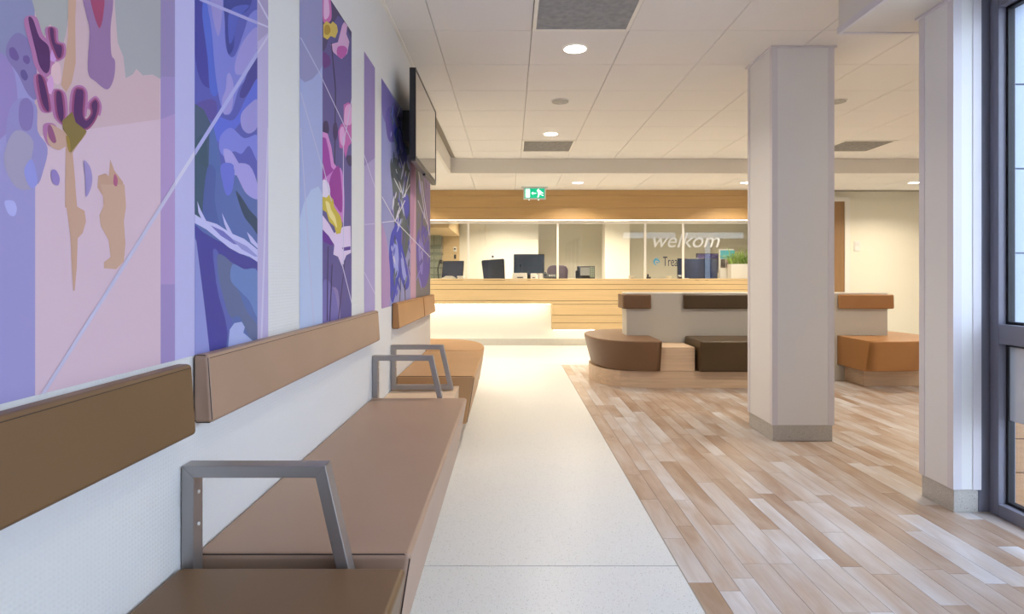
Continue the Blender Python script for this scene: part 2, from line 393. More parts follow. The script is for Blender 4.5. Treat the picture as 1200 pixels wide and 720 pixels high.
# ---- door and frame at the far wall
dr = sbox('door_1', M_door, 4.45, 5.31, YF-.03, YF-.002, .008, 2.28)
sbox('trim_5', M_white, 5.31, 5.39, YF-.045, YF-.001, 0, 2.35)
sbox('trim_6', M_white, 4.37, 5.31, YF-.045, YF-.001, 2.28, 2.35)
sbox('trim_7', M_white, 4.37, 4.45, YF-.045, YF-.001, 0, 2.28)
sbox('baseboard_back', M_granite, 5.39, XR, YF-.015, YF-.001, 0, .10)
sw = thing('light_switch', 'white double light switch plate on the cream wall beside the door', 'switch', (5.52, YF, 1.57))
box('switch_plate', M_whitep, 5.475, 5.57, YF-.012, YF-.001, 1.49, 1.65, sw, .004)
box('rocker', M_whitep, 5.49, 5.518, YF-.018, YF-.012, 1.58, 1.63, sw, .002); box('rocker', M_whitep, 5.526, 5.554, YF-.018, YF-.012, 1.58, 1.63, sw, .002)
box('rocker', M_whitep, 5.49, 5.554, YF-.018, YF-.012, 1.51, 1.56, sw, .002)

# ---- right window wall
WX = 2.21
wf = sbox('window_5', M_glass, WX+.045, WX+.053, -5.45, 2.73, .06, 2.31)
def al(x0, x1, y0, y1, z0, z1, nm='window_frame', m=M_alu): return box(nm, m, x0, x1, y0, y1, z0, z1, wf, .003, 1)
al(2.165, WX+.09, 2.782, 2.86, 0, SOFFIT-.001, 'outer_post')
bays = [(2.778-1.38*(k+1), 2.778-1.38*k-.004) for k in range(6)]
for (a, b) in bays:
    al(WX, WX+.08, b-.05, b, 0, SOFFIT-.001, 'stile'); al(WX, WX+.08, a, a+.05, 0, SOFFIT-.001, 'stile')
    al(WX, WX+.08, a+.05, b-.05, 0, .058, 'bottom_rail'); al(WX, WX+.08, a+.05, b-.05, 2.31, SOFFIT-.001, 'top_rail')
    al(WX, WX+.08, a+.05, b-.05, .784, .873, 'transom')
    for (z0, z1) in ((.058, .784), (.873, 2.31)):
        y0, y1 = a+.05, b-.05; t = .012
        bm = bmesh.new()
        box_bm(WX+.035, WX+.065, y1-t, y1, z0, z1, bm=bm); box_bm(WX+.035, WX+.065, y0, y0+t, z0, z1, bm=bm)
        box_bm(WX+.035, WX+.065, y0+t, y1-t, z0, z0+t, bm=bm); box_bm(WX+.035, WX+.065, y0+t, y1-t, z1-t, z1, bm=bm)
        link('gasket', bm, M_gasket, wf)
    box('frosted_film', M_film, WX+.040, WX+.0445, a+.07, b-.065, .44, .772, wf)
# exterior
ext = thing('facade_cladding', 'pale blue-white cladding panels outside the tall window', 'facade', (3, 2.8, 0))
zz = .8
while zz < 3.2:
    box('panel', M_clad, 2.302, 2.93, PY0-.03, PY0-.012, zz+.004, zz+.396, ext)
    box('bracket', M_black, 2.337, 2.347, PY0-.036, PY0-.03, zz+.05, zz+.062, ext)
    zz += .4
box('backing_sheet', M_clad, 2.302, 2.93, PY0-.0115, PY0-.001, .0, 3.2, ext)
for k in range(5): box('board', M_extwood, 2.302, 2.93, PY0-.03, PY0-.012, .002+k*.16, .002+k*.16+.155, ext)
sbox('wall_right_rear', M_plain, 2.2, 2.45, YB, -5.52, 0, CEIL)
sbox('ground', M_ext_ground, 2.46, 14, -9, 2.87, -.25, -.05)

# ---- columns
def column(x0, x1, y0, y1, ztop, label):
    t = thing('column', label, 'column', ((x0+x1)/2, (y0+y1)/2, 0), 'white square columns')
    box('skirting', M_granite, x0, x1, y0, y1, 0, .107, t, .002, 1)
    o = .008
    box('shaft', M_col, x0-o+.003, x1+o-.003, y0-o+.003, y1+o-.003, .107, ztop-.012, t)
    c = .038
    for (cx, sx) in ((x0-o, 1), (x1+o, -1)):
        for (cy, sy) in ((y0-o, 1), (y1+o, -1)):
            prof = [(cx, cy), (cx+sx*c, cy), (cx+sx*c, cy+sy*.004), (cx+sx*.004, cy+sy*.004), (cx+sx*.004, cy+sy*c), (cx, cy+sy*c)]
            link('corner_profile', prism_bm(prof, 'Z', .107, ztop-.012), M_coltrim, t)
    box('top_collar', M_coltrim, x0-o-.012, x1+o+.012, y0-o-.012, y1+o+.012, ztop-.012, ztop-.001, t)
column(1.735, 2.13, 3.977, 4.37, CEIL, 'white square column standing free on the plank floor in the middle')
column(2.045, 2.158, 2.774, 2.99, SOFFIT, 'white column beside the tall dark-framed window')
sbox('wall_pier', M_plain, 2.1585, 2.45, 2.87, 2.995, 0, SOFFIT)

# ================================================================== WALL BENCH
bench = thing('wall_bench', 'long leatherette wall bench on a pale oak base under the mural', 'bench', (-.46, 2.4, 0))
link('base', prism_bm([(WALL+.003, 0), (-.345, 0), (-.345, .15), (WALL+.003, .15)], 'Y', -.5, 5.3), M_oakp, bench)
link('base_block', prism_bm([(WALL+.003, .15), (-.33, .15), (-.317, .41), (WALL+.003, .41)], 'Y', 3.09, 3.728), M_oakp, bench)
def wall_seat(y0, y1, m, label):
    top, bot = .470, .17
    prof = [(WALL+.002, bot), (-.272, bot), (-.220, top), (WALL+.002, top)]
    o = link('seat_cushion', prism_bm(prof, 'Y', y0, y1, .014, 4), m, bench, smooth=True, wn=True); o['label'] = label
    bm = None
    for ye, in ((y0+.005,),):
        q = [(WALL+.012, top-.003), (-.238, top-.003), (-.2255, top-.014), (-.272+.004, bot+.014)]
        bm = tube_bm([(a, ye, b) for a, b in q], .0016, bm=bm)
    link('piping', bm, M_seam, o)
    return o
wall_seat(-.5, 1.285, M_leather_dark, 'olive brown leatherette seat cushion nearest the camera')
wall_seat(1.342, 3.075, M_leather_taupe, 'taupe leatherette seat cushion, the long middle one')
wall_seat(3.735, 5.02, M_leather_tan, 'cognac leatherette seat cushion before the rounded corner')
# rounded end cushion wrapping the wall end
def smooth_curve(pts, k=6, closed=True):
    out = []; n = len(pts)
    for i in range(n if closed else n-1):
        p0, p1, p2, p3 = [Vector(pts[(i+j) % n] if closed else pts[max(0, min(n-1, i+j))]) for j in (-1, 0, 1, 2)]
        for s in range(k):
            t = s/k
            out.append(0.5*((2*p1)+(-p0+p2)*t+(2*p0-5*p1+4*p2-p3)*t*t+(-p0+3*p1-3*p2+p3)*t**3))
    if not closed: out.append(Vector(pts[-1]))
    return out
def loft_cushion(outline, anchor, top, bot, sbot, parent, m, label, sx=None):
    """outline list of (x,y) at the top rim; shrinks towards anchor going down; rounded top edge"""
    ax, ay = anchor; R = []
    xs = [abs(p[0]-ax) for p in outline]; ys = [abs(p[1]-ay) for p in outline]; mx, my = max(xs), max(ys)
    def ring(z, d):
        fx, fy = 1-d/mx, 1-d/my
        return [(ax+(p[0]-ax)*fx, ay+(p[1]-ay)*fy, z) for p in outline]
    R.append(ring(bot, sbot+.014)); R.append(ring(bot+.004, sbot+.005)); R.append(ring(bot+.014, sbot))
    R.append(ring(bot+.16, sbot*.42)); R.append(ring(top-.016, .001)); R.append(ring(top-.006, .004)); R.append(ring(top-.001, .011)); R.append(ring(top, .02))
    R.append(ring(top+.001, .10))
    o = link('seat_cushion', loft_bm(R), m, parent, smooth=True, wn=True); o['label'] = label; return o
ol = [(WALL+.002, 5.026), (-.60, 5.026), (-.40, 5.026), (-.236, 5.026)]
for k in range(1, 13):
    a = k/12*PI/2; ol.append((-.80+.575*math.cos(a)**.8, 5.20+.80*math.sin(a)**.85))
ol += [(-1.0, 6.0), (-1.35, 6.0), (-1.35, 5.35), (WALL-.142, 5.35), (WALL+.002, 5.35)]
loft_cushion([(p[0], p[1]) for p in ol], (-.75, 5.03), .470, .17, .05, bench, M_leather_tan, 'cognac leatherette rounded end cushion wrapping the wall corner')
b2 = [(p[0]*1.0, p[1]) for p in ol]
link('base', loft_bm([[(-.75+(p[0]+.75)*.76, 5.03+(p[1]-5.03)*.9, 0) for p in ol], [(-.75+(p[0]+.75)*.76, 5.03+(p[1]-5.03)*.9, .17) for p in ol]]), M_oakp, bench)

# steel armrests
def armrest(y, closed_bottom, zb, label):
    y0, y1 = y, y+.04
    t = .026; L = WALL+.003; xt = -.398; xb = -.345; zt = .668
    if zb < .44: zt = .682
    # outer and inner outlines of the flat steel frame
    sl = (xb-xt)/(zt-.45)
    def xo(z): return xt+(zt-z)*sl
    outer = [(L, zb), (L, zt), (xt, zt), (xo(zb), zb)]
    bm = bmesh.new()
    def quad(p): prism_bm(p, 'Y', y0, y1, bm=bm)
    quad([(L, zb), (L, zt), (L+t, zt-t), (L+t, zb)])
    quad([(L, zt), (xt, zt), (xo(zt-t)-t*1.05, zt-t), (L+t, zt-t)])
    quad([(xt, zt), (xo(zb), zb), (xo(zb)-t*1.05, zb), (xo(zt-t)-t*1.05, zt-t)])
    if closed_bottom: quad([(L+t, zb), (xo(zb)-t*1.05, zb), (xo(zb+t)-t*1.05, zb+t), (L+t, zb+t)])
    o = link('armrest', bm, M_steel, bench)
    md = o.modifiers.new('bevel', 'BEVEL'); md.width = .0015; md.segments = 2
    o['label'] = label
    for zz in (.62, .55): link('screw', cyl_bm((L+t+.001, y+.02, zz), .004, .003, 12, axis='X'), M_whitep, o)
armrest(1.293, False, .16, 'brushed steel armrest nearest the camera')
armrest(3.085, False, .16, 'brushed steel armrest at the far end of the taupe cushion')
armrest(3.563, True, .418, 'closed brushed steel armrest loop standing on the oak block')

# wall mounted backrests
def backrest(y0, y1, m, label, z0=.762, z1=.915):
    prof = [(WALL+.002, z0), (-.664, z0), (-.674, z1), (WALL+.002, z1)]
    o = link('backrest', prism_bm(prof, 'Y', y0, y1, .009, 4), m, bench, smooth=True, wn=True); o['label'] = label
    q = [(WALL+.004, z0+.006), (WALL+.004, z1-.006), (WALL+.010, z1-.0015), (-.684, z1-.0015), (-.6765, z1-.008), (-.667, z0+.008), (-.672, z0+.001), (WALL+.008, z0+.001)]
    bm = tube_bm([(a, y0+.0035, b) for a, b in q], .0013, True)
    tube_bm([(-.6742, y0+.008, z1-.0085), (-.6742, y1-.008, z1-.0085)], .0011, bm=bm)
    link('piping', bm, M_seam, o)
backrest(-.5, 1.277, M_leather_dark, 'olive brown wall backrest at the left edge, nearest the camera', z0=.755, z1=.905)
backrest(1.342, 3.075, M_leather_taupe, 'taupe wall backrest above the long middle seat')
backrest(3.60, 4.67, M_leather_orange, 'cognac wall backrest above the third seat', .775, .93)
backrest(4.685, 5.338, M_leather_orange, 'short cognac wall backrest at the wall corner', .775, .93)

# ================================================================== MURAL (flat print on the wall)
from mathutils.geometry import tessellate_polygon
MT, MB_ = 2.183, .912
def to_wall(px, py):
    y = -WALL*F/(VX-px); return (y, EYE-(py-VY)*y/F)
def clip(poly, axis, val, keep_less):
    out = []; n = len(poly)
    for i in range(n):
        a, b = poly[i], poly[(i+1) % n]; ia = (a[axis] <= val) == keep_less; ib = (b[axis] <= val) == keep_less
        if ia: out.append(a)
        if ia != ib:
            t = (val-a[axis])/(b[axis]-a[axis]); out.append((a[0]+(b[0]-a[0])*t, a[1]+(b[1]-a[1])*t))
    return out
class Panel:
    def __init__(s, name, label, px0, px1, cat='mural'):
        s.name, s.label, s.cat = name, label, cat
        s.a = to_wall(px0, 0)[0] if px0 is not None else -.6; s.b = to_wall(px1, 0)[0]
        s.bm = bmesh.new(); s.mats = []; s.k = 0
    def poly_w(s, col, pts):
        for ax, v, less in ((0, s.b, True), (0, s.a, False), (1, MT, True), (1, MB_, False)):
            pts = clip(pts, ax, v, less)
            if len(pts) < 3: return
        m = print_mat(*col)
        if m not in s.mats: s.mats.append(m)
        mi = s.mats.index(m); x = WALL+.0008+.00002*s.k; s.k += 1
        vs = [s.bm.verts.new((x, p[0], p[1])) for p in pts]
        for t in tessellate_polygon([[Vector((p[0], p[1], 0)) for p in pts]]):
            if len(set(t)) == 3:
                try: f = s.bm.faces.new([vs[i] for i in t]); f.material_index = mi
                except ValueError: pass
    def base(s, col): s.poly_w(col, [(s.a, MB_), (s.b, MB_), (s.b, MT), (s.a, MT)])
    def strip(s, col, px0, px1):
        a = to_wall(px0, 0)[0] if px0 is not None else s.a; b = to_wall(px1, 0)[0]
        s.poly_w(col, [(a, MB_), (b, MB_), (b, MT), (a, MT)])
    def shape(s, col, pts, T=(0, 0, 1), smooth=True, grow=0):
        ox, oy, sc = T; p = [(ox+q[0]/sc, oy+q[1]/sc) for q in pts]
        if grow:
            g = grow/sc; n = len(p); area = sum(p[i][0]*p[(i+1) % n][1]-p[(i+1) % n][0]*p[i][1] for i in range(n)); sg = 1 if area > 0 else -1
            q = []
            for i in range(n):
                a, b, c = Vector(p[i-1]), Vector(p[i]), Vector(p[(i+1) % n]); t = (c-a)
                if t.length < 1e-6: q.append(p[i]); continue
                t.normalize(); q.append((b.x+t.y*g*sg, b.y-t.x*g*sg))
            p = q
        if smooth: p = [(v.x, v.y) for v in smooth_curve(p, 4)]
        s.poly_w(col, [to_wall(*v) for v in p])
    def line(s, p0, p1, wpx, col=(205, 205, 225)):
        a, b = Vector(p0), Vector(p1); d = (b-a).normalized(); n = Vector((-d.y, d.x))*wpx/2
        s.poly_w(col, [to_wall(*v) for v in (a+n, b+n, b-n, a-n)])
    def done(s):
        bm = s.bm
        me = bpy.data.meshes.new(s.name); bm.to_mesh(me); bm.free()
        for mm in s.mats: me.materials.append(mm)
        # every face looks into the room
        o = bpy.data.objects.new(s.name, me); C.objects.link(o); tag(o, s.label, s.cat, 'printed mural strips on the left wall')
TA = (0, 0, 3); TB = (0, 220, 2.77); TC = (200, 0, 3.27); TD = (200, 200, 3.27)
LN = (196, 190, 214)

p = Panel('mural_strip', 'wide pink and lilac mural strip with a purple flower on a tan stem', None, 204.5)
p.base((158, 150, 200))
p.shape((140, 140, 175), [(-90, -40), (125, -40), (125, 150), (-90, 330)], TA, False)
p.shape((152, 132, 186), [(-200, 180), (10, 190), (60, 350), (20, 470), (-200, 600)], TA)
p.strip((214, 186, 198), 40.5, 187.7)
p.shape((205, 175, 180), [(120, -10), (560, -10), (560, 420), (120, 480)], TA, False)
p.shape((170, 168, 165), [(120, -20), (238, -20), (238, 60), (215, 160), (175, 85), (150, 130), (121, 40)], TA)
p.shape((168, 166, 168), [(400, -20), (563, -20), (563, 278), (535, 262), (500, 265), (478, 242), (465, 262), (440, 275), (432, 200), (412, 150), (405, 60)], TA, False)
p.strip((160, 140, 190), 187.7, 204.5)
p.shape((150, 134, 178), [(563, -20), (614, -20), (614, 270), (563, 270)], TA, False)
p.shape((178, 150, 196), [(563, 420), (614, 400), (614, 1000), (563, 1000)], TA, False)
# big soft petals at the left
p.shape((134, 120, 168), [(25, 150), (60, 115), (105, 150), (125, 230), (128, 345), (95, 330), (60, 260), (20, 200)], TA)
p.shape((150, 140, 190), [(30, 390), (70, 345), (125, 370), (130, 460), (165, 520), (150, 600), (125, 650), (70, 600), (20, 500)], TA)
p.shape((166, 156, 182), [(10, 560), (40, 470), (80, 462), (115, 500), (108, 570), (125, 640), (95, 668), (45, 650)], TA)
p.shape((136, 118, 172), [(68, 360), (95, 345), (115, 380), (108, 450), (80, 458), (64, 425)], TA)
p.shape((150, 150, 214), [(82, 600), (110, 560), (130, 640), (104, 660)], TA)
p.shape((112, 88, 146), [(30, 172), (48, 168), (64, 200), (55, 214), (34, 200)], TA)
p.shape((112, 88, 146), [(80, 198), (95, 196), (103, 212), (95, 226), (80, 216)], TA)
p.shape((100, 84, 140), [(70, 250), (84, 246), (96, 270), (86, 284), (72, 270)], TA)
p.shape((178, 176, 226), [(12, 45), (42, 44), (52, 70), (44, 92), (24, 84)], TB)
# stem
TAN = (200, 160, 138)
p.shape(TAN, [(238, -30), (266, -30), (262, 80), (264, 220), (250, 290), (230, 325), (212, 300), (222, 230), (236, 130)], TA, False)
p.shape(TAN, [(228, 500), (252, 525), (262, 640), (262, 730), (226, 730)], TA, False)
p.shape(TAN, [(211, -10), (242, -10), (248, 62), (272, 75), (277, 110), (266, 148), (250, 164), (247, 260), (240, 335), (235, 335), (231, 265), (226, 160), (213, 60)], TB, False)
p.shape((196, 156, 134), [(385, 560), (400, 600), (430, 640), (440, 735), (362, 740), (360, 690), (340, 660), (343, 618), (368, 610), (380, 620)], TA, False)
p.shape((202, 164, 142), [(325, -10), (402, -10), (407, 60), (400, 110), (405, 180), (400, 240), (375, 265), (335, 262), (335, 242), (357, 225), (350, 170), (325, 125), (320, 90), (338, 50)], TB, False)
p.shape((176, 96, 128), [(400, 612), (411, 630), (408, 655), (396, 646)], TA)
# hanging blossom
p.shape((150, 116, 156), [(294, -20), (390, -20), (386, 100), (389, 190), (402, 215), (398, 275), (375, 315), (335, 288), (306, 250), (312, 110), (300, 50)], TA)
p.shape((160, 70, 104), [(316, -20), (362, -20), (360, 55), (350, 96), (341, 90), (326, 45)], TA)
# flower head
HALO = (178, 116, 160); DARK = (86, 46, 96); MAG = (150, 76, 116)
pet = [[(96, 68), (112, 68), (135, 130), (168, 165), (172, 235), (158, 258), (135, 230), (120, 170)],
       [(172, 100), (184, 104), (190, 150), (213, 162), (212, 195), (202, 204), (190, 180), (176, 140)],
       [(130, 268), (146, 275), (163, 340), (168, 388), (158, 386), (142, 350)],
       [(196, 322), (212, 330), (220, 400), (214, 428), (202, 410), (194, 360)],
       [(262, 322), (276, 314), (290, 325), (287, 400), (300, 425), (322, 400), (318, 368), (332, 352), (340, 370), (330, 415), (302, 450), (272, 445), (256, 400)],
       [(165, 442), (178, 446), (194, 495), (182, 502), (166, 478)]]
for q in pet: p.shape(HALO, q, TA, grow=15)
p.shape((200, 150, 205), [(175, 190), (190, 150), (205, 180), (190, 215), (172, 210)], TA)
p.shape((222, 186, 190), [(182, 228), (205, 222), (212, 270), (204, 296), (184, 288), (176, 256)], TA)
p.shape((214, 160, 205), [(162, 290), (178, 265), (186, 300), (176, 330), (164, 320)], TA)
for q in pet[1:5]: p.shape(MAG, q, TA, grow=7)
p.shape((196, 158, 140), [(172, 438), (226, 462), (300, 462), (270, 510), (245, 545), (232, 515), (200, 528), (164, 500)], TA)
for q in pet: p.shape(DARK if q is not pet[5] else (150, 86, 124), q, TA)
p.shape((132, 112, 62), [(215, 425), (240, 402), (250, 392), (262, 430), (302, 462), (282, 492), (245, 538), (232, 512), (234, 478), (218, 455)], TA, False)
p.shape((160, 130, 60), [(228, 478), (240, 488), (244, 532), (236, 526)], TA)
p.shape((150, 128, 186), [(176, 602), (192, 598), (206, 625), (200, 652), (180, 640)], TA)
p.shape((160, 142, 190), [(291, 566), (312, 585), (321, 625), (315, 665), (298, 692), (296, 630)], TA)
p.line((44, 470), (206, 213.4), 4.2, LN)
p.done()

p = Panel('mural_strip', 'narrow pale lavender mural strip between pink and blue prints', 204.5, 227.6)
p.base((188, 184, 226)); p.line((200, 223), (230, 176), 4, (212, 208, 230)); p.done()

p = Panel('mural_strip', 'deep blue abstract mural strip with pale lilac streaks', 227.6, 301.2)
p.base((92, 96, 180))
p.shape((72, 72, 158), [(90, -20), (128, -20), (140, 60), (150, 150), (168, 240), (170, 330), (120, 320), (90, 200)], TC)
p.shape((86, 108, 205), [(128, -20), (150, -20), (160, 120), (180, 250), (178, 360), (150, 350), (140, 220), (120, 60)], TC)
p.shape((128, 132, 212), [(140, -20), (212, -20), (206, 120), (216, 200), (244, 214), (280, 120), (300, 60), (333, 40), (333, 120), (300, 250), (290, 300), (260, 340), (236, 420), (215, 440), (190, 400), (170, 280), (156, 120)], TC)
p.shape((156, 146, 208), [(152, -20), (196, -20), (192, 90), (182, 138), (170, 110), (158, 50)], TC)
p.shape((160, 152, 216), [(214, 290), (226, 282), (240, 330), (232, 420), (208, 440), (196, 420), (196, 380), (210, 340)], TC)
p.shape((160, 152, 216), [(333, 110), (310, 116), (270, 170), (246, 240), (250, 285), (290, 275), (315, 220), (333, 180)], TC)
p.shape((66, 74, 150), [(208, -20), (305, -20), (300, 30), (268, 60), (246, 110), (240, 180), (222, 208), (212, 170), (206, 80)], TC)
p.shape((88, 100, 190), [(225, 40), (300, 20), (260, 70), (238, 150), (222, 160)], TC)
p.shape((72, 70, 150), [(333, 200), (333, 300), (300, 350), (280, 375), (262, 365), (285, 300), (310, 240)], TC)
p.shape((96, 112, 214), [(333, 300), (333, 400), (290, 440), (240, 500), (205, 510), (180, 545), (160, 520), (180, 450), (240, 460), (290, 370)], TC)
p.shape((156, 150, 214), [(300, 400), (333, 385), (333, 480), (300, 512), (272, 490), (268, 440)], TC)
p.shape((96, 84, 160), [(95, 400), (150, 380), (175, 400), (170, 470), (150, 460), (120, 430)], TC)
p.shape((72, 92, 120), [(88, 395), (125, 420), (150, 470), (162, 560), (150, 740), (88, 740)], TC, False)
p.shape((62, 88, 108), [(88, 560), (130, 520), (140, 620), (132, 740), (88, 740)], TC)
p.shape((86, 110, 170), [(150, 480), (175, 540), (190, 620), (200, 740), (148, 740)], TC)
p.shape((128, 134, 218), [(190, 520), (230, 490), (280, 530), (333, 520), (333, 620), (300, 560), (270, 590), (240, 580), (205, 600), (184, 570)], TC)
p.shape((170, 162, 224), [(200, 575), (230, 580), (262, 630), (300, 680), (330, 700), (330, 740), (290, 725), (240, 680), (214, 640)], TC)
# lower half
p.shape((92, 112, 172), [(85, -5), (335, 30), (335, 720), (85, 720)], TD, False)
p.shape((62, 88, 112), [(85, -10), (138, -10), (142, 60), (130, 120), (118, 190), (85, 180)], TD)
p.shape((80, 98, 160), [(138, -10), (170, 0), (168, 120), (190, 240), (150, 220), (120, 180)], TD)
p.shape((108, 118, 210), [(190, -20), (240, -20), (236, 70), (215, 96), (200, 60)], TD)
p.shape((168, 160, 224), [(240, -20), (300, -20), (333, 60), (333, 110), (290, 90), (262, 40)], TD)
p.shape((58, 78, 104), [(248, 78), (268, 100), (300, 150), (333, 190), (333, 245), (310, 215), (282, 180), (262, 130)], TD)
p.shape((74, 72, 152), [(85, 200), (120, 235), (170, 265), (230, 290), (290, 330), (333, 345), (333, 392), (280, 380), (220, 345), (160, 305), (165, 350), (172, 430), (200, 500), (216, 570), (216, 640), (205, 720), (146, 720), (130, 540), (112, 400), (100, 300)], TD, False)
p.shape((96, 104, 176), [(160, 310), (182, 320), (176, 400), (200, 480), (232, 560), (222, 640), (205, 560), (178, 460)], TD)
p.shape((100, 112, 150), [(180, 320), (235, 360), (232, 420), (262, 470), (290, 540), (333, 600), (333, 680), (300, 640), (262, 560), (225, 560), (196, 470), (182, 400)], TD)
p.shape((108, 134, 190), [(235, 360), (280, 378), (333, 390), (333, 560), (300, 500), (262, 460), (228, 420)], TD)
p.shape((146, 150, 208), [(85, 250), (96, 270), (110, 380), (125, 500), (132, 560), (150, 720), (85, 720)], TD, False)
W = (196, 194, 236)
p.shape(W, [(88, 166), (125, 190), (175, 205), (228, 240), (280, 262), (333, 305), (333, 352), (300, 330), (262, 318), (222, 296), (180, 262), (135, 226), (88, 200)], TD, False)
p.shape(W, [(100, 118), (112, 150), (140, 205), (120, 195), (104, 160)], TD, False); p.shape(W, [(194, 162), (210, 195), (245, 262), (222, 250), (204, 205)], TD, False)
p.shape(W, [(290, 235), (310, 255), (333, 285), (333, 300), (305, 275)], TD, False)
p.shape((118, 116, 190), [(150, 210), (200, 232), (260, 285), (240, 282), (190, 250)], TD, False)
p.shape((150, 150, 210), [(230, 260), (290, 290), (333, 330), (320, 330), (270, 302)], TD, False)
p.shape((168, 178, 224), [(214, 720), (224, 610), (242, 585), (270, 580), (282, 600), (276, 622), (298, 640), (316, 655), (300, 662), (288, 680), (300, 700), (300, 720)], TD, False)
p.line((200, 223), (314.7, 41), 4.2, (176, 176, 226)); p.line((233.6, -1), (316, 33), 3.6, (176, 172, 220))
p.done()

p = Panel('mural_strip', 'slim lilac mural strip at the right edge of the blue print', 301.2, 314)
p.base((188, 178, 216)); p.shape((170, 158, 196), [(333, -10), (380, -10), (378, 120), (333, 160)], TC, False)
for a, b in (((290, 80), (314.7, 41)), ((290, 22), (314.7, 32)), ((302, 0), (315, 24)), ((306, 400), (314, 150))): p.line(a, b, 2, (206, 200, 226))
p.done()
p = Panel('mural_strip', 'narrow pale sky blue mural strip left of the anemone print', 350.8, 377.6)
p.base((166, 176, 220)); p.shape((150, 150, 194), [(495, -40), (590, -40), (590, 230), (495, 300)], TC); p.shape((182, 198, 230), [(490, 200), (585, 100), (585, 760), (490, 760)], TD)
for a, b in (((352, 44), (380, 96)), ((352, 108), (380, 206)), ((352, 150), (368, 390))): p.line(a, b, 1.1, (190, 190, 220))
p.done()
p = Panel('mural_strip', 'violet mural strip with pink and white anemone flowers', 377.6, 411.8)
p.base((96, 88, 148))
p.shape((76, 66, 108), [(580, 0), (620, -20), (700, 110), (694, 150), (640, 60), (583, 200)], TC)
p.shape((140, 126, 176), [(600, 480), (640, 460), (650, 640), (620, 720), (600, 660)], TD)
p.shape((118, 112, 176), [(580, 450), (610, 430), (640, 530), (640, 740), (580, 740)], TD)
p.shape((110, 60, 130), [(583, 200), (606, 215), (612, 245), (590, 262), (583, 250)], TC)
p.shape((206, 110, 180), [(583, -20), (608, -20), (616, 60), (606, 85), (583, 80)], TC)
p.shape((232, 186, 224), [(588, -20), (600, -20), (608, 50), (594, 74), (586, 60)], TC)
p.shape((214, 170, 210), [(612, 170), (640, 162), (656, 98), (664, 84), (676, 98), (672, 130), (684, 160), (676, 205), (655, 226), (636, 212), (622, 200)], TC, False)
p.shape((190, 90, 170), [(640, 180), (662, 176), (676, 190), (668, 214), (650, 224), (636, 206)], TC)
p.shape((214, 186, 90), [(584, 95), (596, 80), (612, 92), (620, 82), (636, 96), (640, 120), (630, 146), (612, 138), (600, 152), (584, 142)], TC, False)
p.shape((176, 140, 40), [(590, 100), (604, 96), (612, 118), (600, 134), (588, 126)], TC)
p.line((388, 50), (393, 105), 1.0, (50, 40, 66)); p.line((393, 105), (391.6, 215), 1.0, (50, 40, 66))
p.shape((60, 44, 92), [(584, 470), (600, 466), (606, 500), (598, 520), (584, 514)], TC); p.shape((64, 50, 100), [(622, 480), (634, 470), (640, 510), (630, 540), (622, 520)], TC)
p.shape((196, 100, 176), [(662, 402), (680, 392), (694, 400), (694, 545), (680, 560), (670, 606), (660, 570), (646, 566), (640, 505), (650, 478), (662, 470)], TC, False)
p.shape((226, 166, 214), [(668, 412), (690, 404), (692, 470), (676, 480), (664, 470)], TC); p.shape((226, 170, 216), [(648, 496), (662, 488), (668, 540), (660, 562), (648, 540)], TC)
p.shape((60, 50, 96), [(672, 600), (692, 598), (692, 636), (680, 632)], TC)
p.shape((214, 140, 206), [(580, 505), (600, 512), (614, 560), (624, 625), (642, 650), (656, 690), (662, 800), (580, 800)], TC, False)
p.shape((160, 60, 160), [(580, 525), (594, 530), (606, 580), (614, 640), (636, 665), (650, 720), (650, 780), (580, 780)], TC, False)
p.shape((206, 130, 206), [(583, 40), (600, 20), (650, -10), (664, 80), (662, 190), (650, 190), (583, 110)], TD)
p.shape((156, 56, 152), [(610, 30), (630, -10), (646, -10), (656, 90), (654, 160), (634, 140), (606, 90)], TD)
p.shape((232, 220, 240), [(580, 40), (604, 50), (610, 90), (600, 130), (580, 140)], TD)
p.shape((104, 50, 150), [(580, 200), (604, 215), (634, 255), (624, 285), (600, 280), (580, 262)], TD)
p.shape((226, 206, 236), [(580, 170), (606, 205), (625, 240), (660, 215), (688, 212), (690, 315), (672, 325), (655, 366), (640, 330), (622, 322), (626, 285), (604, 250), (580, 225)], TD, False)
p.shape((206, 184, 70), [(580, 100), (596, 104), (606, 92), (622, 112), (626, 140), (650, 176), (656, 205), (650, 240), (634, 244), (626, 214), (606, 196), (596, 160), (580, 150)], TD, False)
p.shape((236, 222, 150), [(592, 120), (606, 124), (614, 150), (630, 180), (636, 220), (622, 196), (604, 170)], TD)
p.shape((90, 60, 150), [(655, 296), (688, 290), (688, 304), (662, 308)], TD, False)
p.line((384, 289), (383, 376), 1.1, (66, 52, 96)); p.line((389, 310), (386, 378), 1.1, (66, 52, 96)); p.line((404, 305), (396, 375), .9, (66, 52, 96))
for a, b in (((377, 92), (413, 168)), ((413, 110), (402, 170)), ((377, 190), (388, 236)), ((400, 308), (412, 356)), ((402, 160), (402, 310))): p.line(a, b, .9, (206, 200, 226))
p.done()
p = Panel('mural_strip', 'slim plain lilac mural strip right of the anemone print', 426.6, 439.2)
p.base((172, 160, 206)); p.shape((150, 132, 186), [(420, 50), (446, 50), (446, 180), (420, 200)], (0, 0, 1), False)
for a, b in (((420, 264), (442, 262)), ((426, 180), (440, 222)), ((426, 318), (440, 346))): p.line(a, b, .9, (200, 194, 222))
p.done()
p = Panel('mural_strip', 'far mural strip with blue irises beneath the television', 446.8, 503.8)
TE = (430, 100, 2.667)
p.base((146, 150, 200))
p.shape((120, 110, 180), [(40, -30), (90, 60), (110, 110), (60, 120), (45, 60)], TE)
p.shape((104, 92, 168), [(58, 90), (72, 66), (90, 80), (104, 130), (92, 170), (70, 176), (60, 140)], TE)
